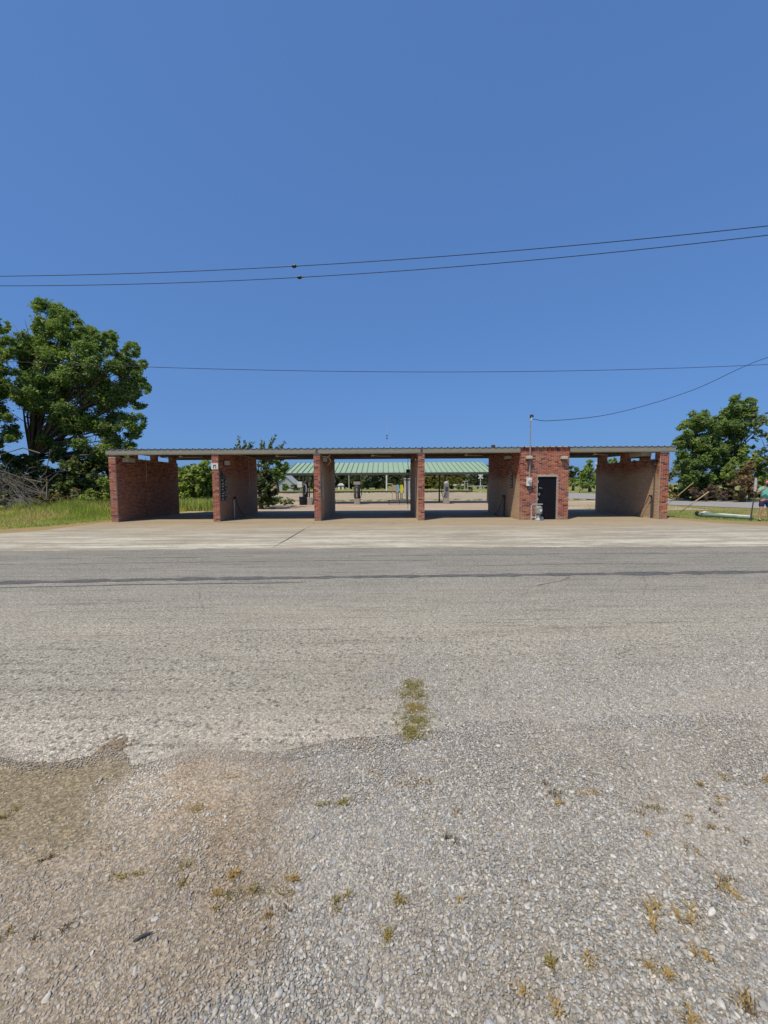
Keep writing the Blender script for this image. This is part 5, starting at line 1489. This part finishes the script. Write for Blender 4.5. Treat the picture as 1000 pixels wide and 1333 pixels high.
blades('reed_patch', 5000, (-15.5, -11.2), (26.4, 28.2), lambda x, y: .75+0*x, [(.30, .42, .10), (.38, .50, .14), (.44, .50, .18)], 12, 'tall pale green reeds behind the leftmost bay', wid=.012, lean=.15)
blades('tall_weeds', 16000, (-24, -13.4), (24.2, 27.5), lambda x, y: .62+.25*np.sin(x*2.1)*np.sin(y*1.7+1), GP, 13, 'uneven tall weeds below the trees left of the car wash', wid=.007, bunch=240, lean=.25)
# grass tufts in the gravel: each one a thing
def tuft(px_, py_, n, h, spread, pal, label, seed, name='grass_tuft', cat='grass tuft', group='grass tufts in the gravel', sx=1.0, sy=1.0, flat=.9):
    X_, Y_ = gnd(px_, py_); r = np.random.default_rng(seed)
    an = r.uniform(0, 6.283, n); rr = spread*np.sqrt(r.uniform(0, 1, n))
    n = max(12, int(n*.85)); an = an[:n]; h = h*.75
    kb = max(2, n//22); ci = r.integers(kb, size=n)
    bcx = r.normal(0, spread*.75, kb); bcy = r.normal(0, spread*.75, kb)
    bx_ = (bcx[ci]+r.normal(0, spread*r.uniform(.12, .42, kb)[ci], n))*sx; by_ = (bcy[ci]+r.normal(0, spread*r.uniform(.12, .42, kb)[ci], n))*sy
    oa = an+r.normal(0, .6, n); hh = h*r.uniform(.4, 1.2, n); le = hh*flat*r.uniform(.5, 2.6, n)
    w_ = .0009+r.uniform(0, .0012, n)
    px2 = -np.sin(oa)*w_; py2 = np.cos(oa)*w_
    m = np.stack([bx_+np.cos(oa)*le*.45, by_+np.sin(oa)*le*.45, hh*.75], 1)
    e = np.stack([bx_+np.cos(oa)*le, by_+np.sin(oa)*le, hh*.8], 1)
    a0 = np.stack([bx_-px2, by_-py2, np.full(n, -.015)], 1); a1 = np.stack([bx_+px2, by_+py2, np.full(n, -.015)], 1)
    m0 = m-np.stack([px2, py2, 0*px2], 1); m1 = m+np.stack([px2, py2, 0*px2], 1)
    Q = np.concatenate([np.stack([a0, a1, m1], 1), np.stack([a0, m1, m0], 1), np.stack([m0, m1, e], 1)])
    c = np.array(pal)[r.integers(len(pal), size=n)]*r.uniform(.75, 1.25, (n, 1)); c = np.tile(c, (3, 1))
    o = quads(name, Q.reshape(-1, 3), M['grass'], np.repeat(c, 3, 0), fn=3)
    o.location = (X_, Y_, 0)
    return tag(o, label, cat, group)
ST = [(.45, .31, .11), (.38, .26, .10), (.50, .36, .15)]
OLV = [(.24, .22, .05), (.32, .28, .07), (.17, .15, .04), (.42, .34, .12)]
DKT = [(.16, .11, .07), (.22, .16, .09), (.12, .09, .05)]
tl = [
 (536, 893, 800, .022, .07, OLV, 'rearmost wispy clump of the olive grass strip', .8, 1.0),
 (541, 922, 900, .022, .06, OLV+ST, 'yellowish clump between the rear and middle ones of the olive strip', .8, 1.1),
 (538, 905, 900, .022, .085, OLV, 'rear clump of the olive grass strip in the middle of the gravel', 1.0, .9),
 (541, 938, 1100, .022, .085, OLV, 'middle clump of the olive grass strip', .9, 1.1),
 (541, 956, 800, .022, .06, OLV, 'front clump of the olive grass strip', 1.1, .8),
 (555, 1018, 110, .022, .075, ST+DKT, 'wide brownish dry tuft just in front of the olive grass strip', 1.4, .5),
 (604, 1052, 50, .015, .07, DKT+ST, 'faint scattered brown wisps right of the wide dry tuft', 1, 1),
 (725, 1027, 90, .02, .04, DKT, 'dark brown withered tuft, upper one of a pair', 1, 1),
 (730, 1046, 50, .02, .022, ST, 'small yellow tuft just below the dark withered one', 1, 1),
 (772, 1030, 80, .016, .05, ST, 'flat orange straw tuft right of the dark withered one', 1.5, .5),
 (844, 1054, 90, .02, .05, DKT+OLV, 'dark flattened tuft with green bits at its left tip', 1.6, .6),
 (914, 1021, 70, .018, .04, OLV+ST, 'olive yellow tuft in the upper right of the gravel', 1, .7),
 (943, 1013, 50, .018, .03, OLV+ST, 'small olive tuft right of the larger olive yellow one', 1, .7),
 (992, 1013, 50, .018, .04, ST, 'straw tuft at the right edge, highest one', 1, .6),
 (952, 1043, 50, .018, .03, ST, 'small straw tuft below the two olive ones', 1, .7),
 (900, 1066, 50, .016, .025, ST, 'small reddish straw tuft right of the dark flattened tuft', 1, 1),
 (932, 1083, 50, .018, .03, DKT+ST, 'rusty brown tuft near the right edge', 1, .8),
 (930, 1058, 40, .016, .03, DKT, 'thin dark wisps above the rusty brown tuft', 1, .8),
 (968, 1102, 40, .016, .03, DKT, 'thin dark wisps close to the right edge', 1, .8),
 (903, 1109, 60, .016, .04, DKT+ST, 'flattened brown tuft left of the dark wisps', 1.4, .6),
 (848, 1089, 40, .016, .02, ST, 'tiny orange tuft below the dark flattened one', 1, 1),
 (583, 1091, 50, .022, .018, DKT, 'small dark upright tuft in the open grey gravel', 1, 1),
 (930, 1150, 90, .022, .04, ST+DKT, 'left half of the wide straw tuft pair at right', 1.4, .7),
 (957, 1163, 70, .022, .03, ST, 'right half of the wide straw tuft pair at right', 1.2, .8),
 (860, 1201, 90, .035, .028, ST, 'pale straw tuft fanning left, one of two side by side', .8, 1.2),
 (890, 1194, 80, .032, .025, ST, 'orange straw tuft beside the pale fanning one', .8, 1.2),
 (916, 1241, 70, .022, .025, ST, 'small round orange tuft below the two side by side', 1.1, .8),
 (862, 1270, 70, .028, .025, ST, 'straw tuft below the pale fanning one', .9, 1.1),
 (899, 1317, 60, .028, .025, ST, 'straw tuft at the bottom edge on the right', .9, 1.2),
 (760, 1250, 40, .022, .025, ST, 'faint straw tuft right of the slim green one', 1, 1),
 (719, 1259, 45, .032, .018, OLV+ST, 'slim olive tuft low in the gravel', .9, 1.1),
 (690, 1290, 40, .022, .03, ST, 'thin straw wisps below the slim olive tuft', .8, 1.3),
 (730, 1318, 50, .022, .03, ST, 'straw wisps at the bottom edge left of centre right', .9, 1.2),
 (505, 1219, 60, .025, .02, ST+OLV, 'small yellow star shaped tuft at bottom centre', 1, 1),
 (519, 1178, 50, .032, .02, OLV+ST, 'wispy upright tuft above the star shaped one', .9, 1.2),
 (598, 1172, 30, .016, .018, ST, 'tiny straw tuft in the central gravel', 1, 1),
 (440, 1173, 80, .028, .02, OLV+ST, 'spiky yellow green tuft in the pale gravel left of centre', 1, 1),
 (452, 1044, 90, .018, .04, OLV, 'olive tuft where brown dirt meets grey gravel', 1.3, .6),
 (418, 1047, 60, .018, .03, OLV, 'smaller olive tuft left of the other at the dirt edge', 1.2, .6),
 (478, 1003, 50, .016, .04, ST, 'faint straw patch near the road edge', 1.3, .6),
 (322, 1166, 110, .022, .05, ST+OLV, 'broad golden tuft in the brown dirt', 1.3, .7),
 (302, 1137, 80, .026, .028, ST, 'upright golden tuft above the broad one', .8, 1.1),
 (381, 1141, 70, .02, .03, ST, 'orange tuft at the dirt edge right of the golden ones', 1.1, .8),
 (366, 1188, 50, .02, .025, ST+DKT, 'small rusty tuft below the orange one', 1, .8),
 (278, 1176, 60, .018, .03, ST, 'thin golden wisps left of the broad golden tuft', 1, .8),
 (172, 1146, 90, .018, .05, ST+OLV, 'golden patch beside the olive mud flat', 1.4, .6),
 (230, 1142, 70, .018, .05, ST+OLV, 'golden wisps right of the golden patch by the mud', 1.3, .6),
 (13, 1215, 60, .02, .03, DKT+ST, 'brown tuft at the left edge', 1, 1),
 (68, 1208, 50, .016, .03, DKT, 'dark wisps right of the left edge tuft', 1, 1),
 (10, 1060, 70, .016, .045, ST+OLV, 'thin golden wisps on the olive mud at the left edge', 1.3, .6),
 (62, 1118, 40, .014, .02, DKT, 'tiny dark tuft in the olive mud', 1, 1),
 (258, 1050, 90, .014, .05, ST, 'ochre dry moss patch right of the white stones', 1, 1.3),
 (310, 1010, 80, .012, .06, ST, 'ochre dry moss patch near the pale road edge', 1.4, .7),
 (988, 1330, 60, .03, .03, DKT+ST, 'brown tuft in the bottom right corner', 1, 1),
]
for i, (a_, b_, n, hh, sp, pal, lab, sx, sy) in enumerate(tl):
    tuft(a_, b_, n, hh, sp, pal, lab, 300+i, sx=sx, sy=sy)

# dark stick, crust of asphalt
X_, Y_ = gnd(185, 1222)
mb = MB(); mb.tube([(X_-.025, Y_-.012, .004), (X_, Y_+.003, .009), (X_+.03, Y_+.018, .006)], [.0025, .005, .002], 6)
tag(mb.build('dark_twig', M['dgrey'], loc=(X_, Y_, 0)), 'short dark twig lying on the brown dirt at lower left', 'twig')
X_, Y_ = gnd(150, 968)
mb = MB(); r = random.Random(4)
for i in range(60):
    q = r.uniform(0, 6.28); rr = r.uniform(0, .10); s = r.uniform(.006, .016)
    cx, cy = X_+rr*math.cos(q)*1.1, Y_+rr*math.sin(q)*.9
    mb.lathe((cx, cy, 0), [(s, -.002), (s*1.1, s*.3), (s*.6, s*.7)], 6)
tag(mb.build('loose_clods', M['clod'], loc=(X_, Y_, 0)), 'brown clods of earth lying on the pale road edge', 'clods', kind='stuff')

# ------------------------------------------------------------------ gravel (instanced stones, one object)
def gravel(name, P, S, Rt, C, label, seed):
    n = len(P); me = bpy.data.meshes.new(name)
    me.vertices.add(n); me.vertices.foreach_set('co', P.ravel())
    a = me.attributes.new('scl', 'FLOAT_VECTOR', 'POINT'); a.data.foreach_set('vector', S.ravel())
    a = me.attributes.new('rot', 'FLOAT_VECTOR', 'POINT'); a.data.foreach_set('vector', Rt.ravel())
    a = me.attributes.new('stone_col', 'FLOAT_VECTOR', 'POINT'); a.data.foreach_set('vector', C.ravel())
    a = me.attributes.new('kind_idx', 'INT', 'POINT'); a.data.foreach_set('value', np.random.default_rng(seed).integers(0, 6, n).astype(np.int32))
    me.materials.append(M['stone'])
    o = bpy.data.objects.new(name, me); COL.objects.link(o)
    g = bpy.data.node_groups.new('stones', 'GeometryNodeTree')
    g.interface.new_socket('Geometry', in_out='INPUT', socket_type='NodeSocketGeometry')
    g.interface.new_socket('Geometry', in_out='OUTPUT', socket_type='NodeSocketGeometry')
    gi = g.nodes.new('NodeGroupInput'); go = g.nodes.new('NodeGroupOutput'); L = g.links.new
    j = g.nodes.new('GeometryNodeJoinGeometry')
    for k in range(6):
        ic = g.nodes.new('GeometryNodeMeshIcoSphere'); ic.inputs['Radius'].default_value = 1; ic.inputs['Subdivisions'].default_value = 2
        ns = g.nodes.new('ShaderNodeTexNoise'); ns.noise_dimensions = '4D'; ns.inputs['W'].default_value = k*3.7+seed; ns.inputs['Scale'].default_value = .9; ns.inputs['Detail'].default_value = 2
        sb = g.nodes.new('ShaderNodeVectorMath'); sb.operation = 'SUBTRACT'; sb.inputs[1].default_value = (.5, .5, .5)
        ml = g.nodes.new('ShaderNodeVectorMath'); ml.operation = 'SCALE'; ml.inputs['Scale'].default_value = 1.5
        sp = g.nodes.new('GeometryNodeSetPosition'); ss = g.nodes.new('GeometryNodeSetShadeSmooth')
        sm_ = g.nodes.new('GeometryNodeSetMaterial'); sm_.inputs['Material'].default_value = M['stone']
        gti = g.nodes.new('GeometryNodeGeometryToInstance')
        L(ic.outputs[0], sp.inputs[0]); L(ns.outputs['Color'], sb.inputs[0]); L(sb.outputs[0], ml.inputs[0]); L(ml.outputs[0], sp.inputs['Offset'])
        L(sp.outputs[0], ss.inputs[0]); L(ss.outputs[0], sm_.inputs[0]); L(sm_.outputs[0], gti.inputs[0]); L(gti.outputs[0], j.inputs[0])
    ip = g.nodes.new('GeometryNodeInstanceOnPoints'); ip.inputs['Pick Instance'].default_value = True
    def na(nm, dt):
        q = g.nodes.new('GeometryNodeInputNamedAttribute'); q.data_type = dt; q.inputs[0].default_value = nm; return q.outputs[0]
    L(gi.outputs[0], ip.inputs['Points']); L(j.outputs[0], ip.inputs['Instance'])
    L(na('kind_idx', 'INT'), ip.inputs['Instance Index']); L(na('rot', 'FLOAT_VECTOR'), ip.inputs['Rotation']); L(na('scl', 'FLOAT_VECTOR'), ip.inputs['Scale'])
    L(ip.outputs[0], go.inputs[0])
    md = o.modifiers.new('stones', 'NODES'); md.node_group = g
    return tag(o, label, 'gravel', kind='stuff')
m, t, b = nmat('stone')
a = N(t, 'ShaderNodeAttribute', attribute_name='stone_col'); a.attribute_type = 'INSTANCER'
f = noise(t, coords(t), 1.5, 4, .7)
t.links.new(mixc(t, 1.0, a.outputs['Color'], ramp(t, f, [(.3, .82), (.7, 1.15)]), 'MULTIPLY'), b.inputs['Base Color'])
b.inputs['Roughness'].default_value = .9; b.inputs['Specular IOR Level'].default_value = .25
M['stone'] = m

def scatter(spacing, ymin, ymax, seed, margin=.5):
    r = np.random.default_rng(seed)
    xs = np.arange(-ymax*1.02-margin, ymax*1.02+margin, spacing); ys = np.arange(ymin, ymax, spacing)
    X, Y = np.meshgrid(xs, ys); X = X+r.uniform(-.5, .5, X.shape)*spacing; Y = Y+r.uniform(-.5, .5, Y.shape)*spacing
    X = X.ravel(); Y = Y.ravel(); k = np.abs(X) < Y*1.0+margin
    return X[k], Y[k], r
STC = .94*np.array([(.34, .33, .31), (.26, .255, .245), (.44, .42, .385), (.38, .34, .285), (.20, .195, .19), (.50, .485, .45), (.30, .25, .20), (.31, .32, .33)])
STP = np.array([.24, .17, .17, .13, .06, .07, .07, .09])
def make_layer(spacing, ymin, ymax, seed, smin, smax, dens):
    X, Y, r = scatter(spacing, ymin, ymax, seed)
    px_, py_, n1, n2, pxn_, pyn_, grey_, olive_ = regions(X, Y)
    D = dens(px_, py_, n1, n2, pxn_, pyn_, grey_, olive_)
    k = r.uniform(0, 1, len(X)) < D
    X, Y = X[k], Y[k]; gk = grey_[k]; ol = olive_[k]; pk, qk = pxn_[k], pyn_[k]
    n = len(X)
    s = smin+(smax-smin)*r.uniform(0, 1, n)**2.2
    S = np.stack([s*r.uniform(.9, 1.4, n), s*r.uniform(.7, 1.0, n), s*r.uniform(.45, .8, n)], 1)
    Rt = np.stack([r.normal(0, .35, n), r.normal(0, .35, n), r.uniform(0, 6.283, n)], 1)
    c = STC[r.choice(len(STC), n, p=STP/STP.sum())]*np.array([1.10, 1.10, 1.09])*r.uniform(.8, 1.2, (n, 1))
    dust = (1-gk)[:, None]*r.uniform(.2, .85, (n, 1))
    c = c*(1-dust)+np.array([.36, .305, .245])*dust
    wst = (np.exp(-((pk-215)/80)**2)*np.exp(-((qk-1040)/50)**2))[:, None]
    wst = np.clip(wst*1.2, 0, 1); c = c*(1-wst)+np.array([.52, .50, .45])*wst*r.uniform(.8, 1.2, (n, 1))
    on_road = py_[k] < np.interp(px_[k], [p[0] for p in edge_px], [p[1] for p in edge_px])+14
    z = np.where(on_road, .001, -.002)+S[:, 2]*(r.uniform(-.15, .5, n)-.35*(1-gk))
    return np.stack([X, Y, z], 1), S, Rt, c
def dens_main(px_, py_, n1, n2, pxn_, pyn_, g_, o_):
    top = np.interp(pxn_, [0, 380, 480, 560, 1000], [1000, 985, 950, 905, 885])
    t_ = sm(-75, 30, pyn_-top)
    D = (.20+.80*g_)*(1-.97*o_)*(1+.35*n1)
    D = np.where(g_ < .5, D*(1.1+.9*sm(1150, 1330, pyn_)), D)
    D = np.where((g_ < .5), D*(1-.55*np.clip(np.exp(-((pxn_-275)/50)**2)*np.exp(-((pyn_-1040)/80)**2)*1.3, 0, 1)), D)
    white = np.exp(-((pxn_-215)/65)**2)*np.exp(-((pyn_-1040)/45)**2)
    D = np.maximum(D, white*.3)
    D = np.where(g_ < .5, D*sm(-4, 8, py_-np.interp(px_, [p[0] for p in edge_px], [p[1] for p in edge_px])), D*t_)
    return np.clip(D, 0, 1)
L1 = make_layer(.0088, .95, 4.6, 1, .0029, .0074, dens_main)
L2 = make_layer(.026, .95, 4.6, 2, .0062, .0112, lambda *a_: dens_main(*a_)*.5)
def dens_chips(px_, py_, n1, n2, pxn_, pyn_, g_, o_):
    ok = py_ > np.interp(px_, [p[0] for p in edge_px], [p[1] for p in edge_px])+4
    return np.where(ok, (1-g_)*(.55-.5*o_)*(1+.4*n1), 0)
L4 = make_layer(.0085, .95, 3.0, 5, .0016, .0036, dens_chips)
def dens_edge(px_, py_, n1, n2, pxn_, pyn_, g_, o_):
    e = np.interp(px_, [p[0] for p in edge_px], [p[1] for p in edge_px])
    return np.exp(-((py_-e-2+n2*8)/11)**2)*np.clip(.35+n1*.9+n2*.5, .05, .9)
L5 = list(make_layer(.0075, 1.9, 4.3, 6, .0022, .0062, dens_edge))
L5[0][:, 2] = np.maximum(L5[0][:, 2], .0005)
L6 = make_layer(.11, .95, 4.2, 7, .011, .0165, lambda *a_: dens_main(*a_)*.45)
def dens_road(px_, py_, n1, n2, pxn_, pyn_, g_, o_):
    D = np.interp(pyn_, [760, 810, 850, 885, 930], [.0, .04, .2, .6, .8])
    return np.where(pyn_ < np.interp(px_, [p[0] for p in edge_px], [p[1] for p in edge_px]), D*(.5+.5*sm(350, 560, pxn_)), 0)
L3 = make_layer(.012, 2.2, 5.8, 3, .0028, .006, dens_road)
for nm, LL, lab, sd_ in (('gravel', [L1, L2, L4, L5, L6], 'loose grey and tan gravel covering the foreground', 1), ('road_gravel', [L3], 'loose stones scattered over the near edge of the road', 2)):
    P, S, Rt, C = [np.concatenate([l[i] for l in LL]) for i in range(4)]
    print(nm, len(P))
    gravel(nm, P.astype(np.float32), S.astype(np.float32), Rt.astype(np.float32), C.astype(np.float32), lab, sd_)
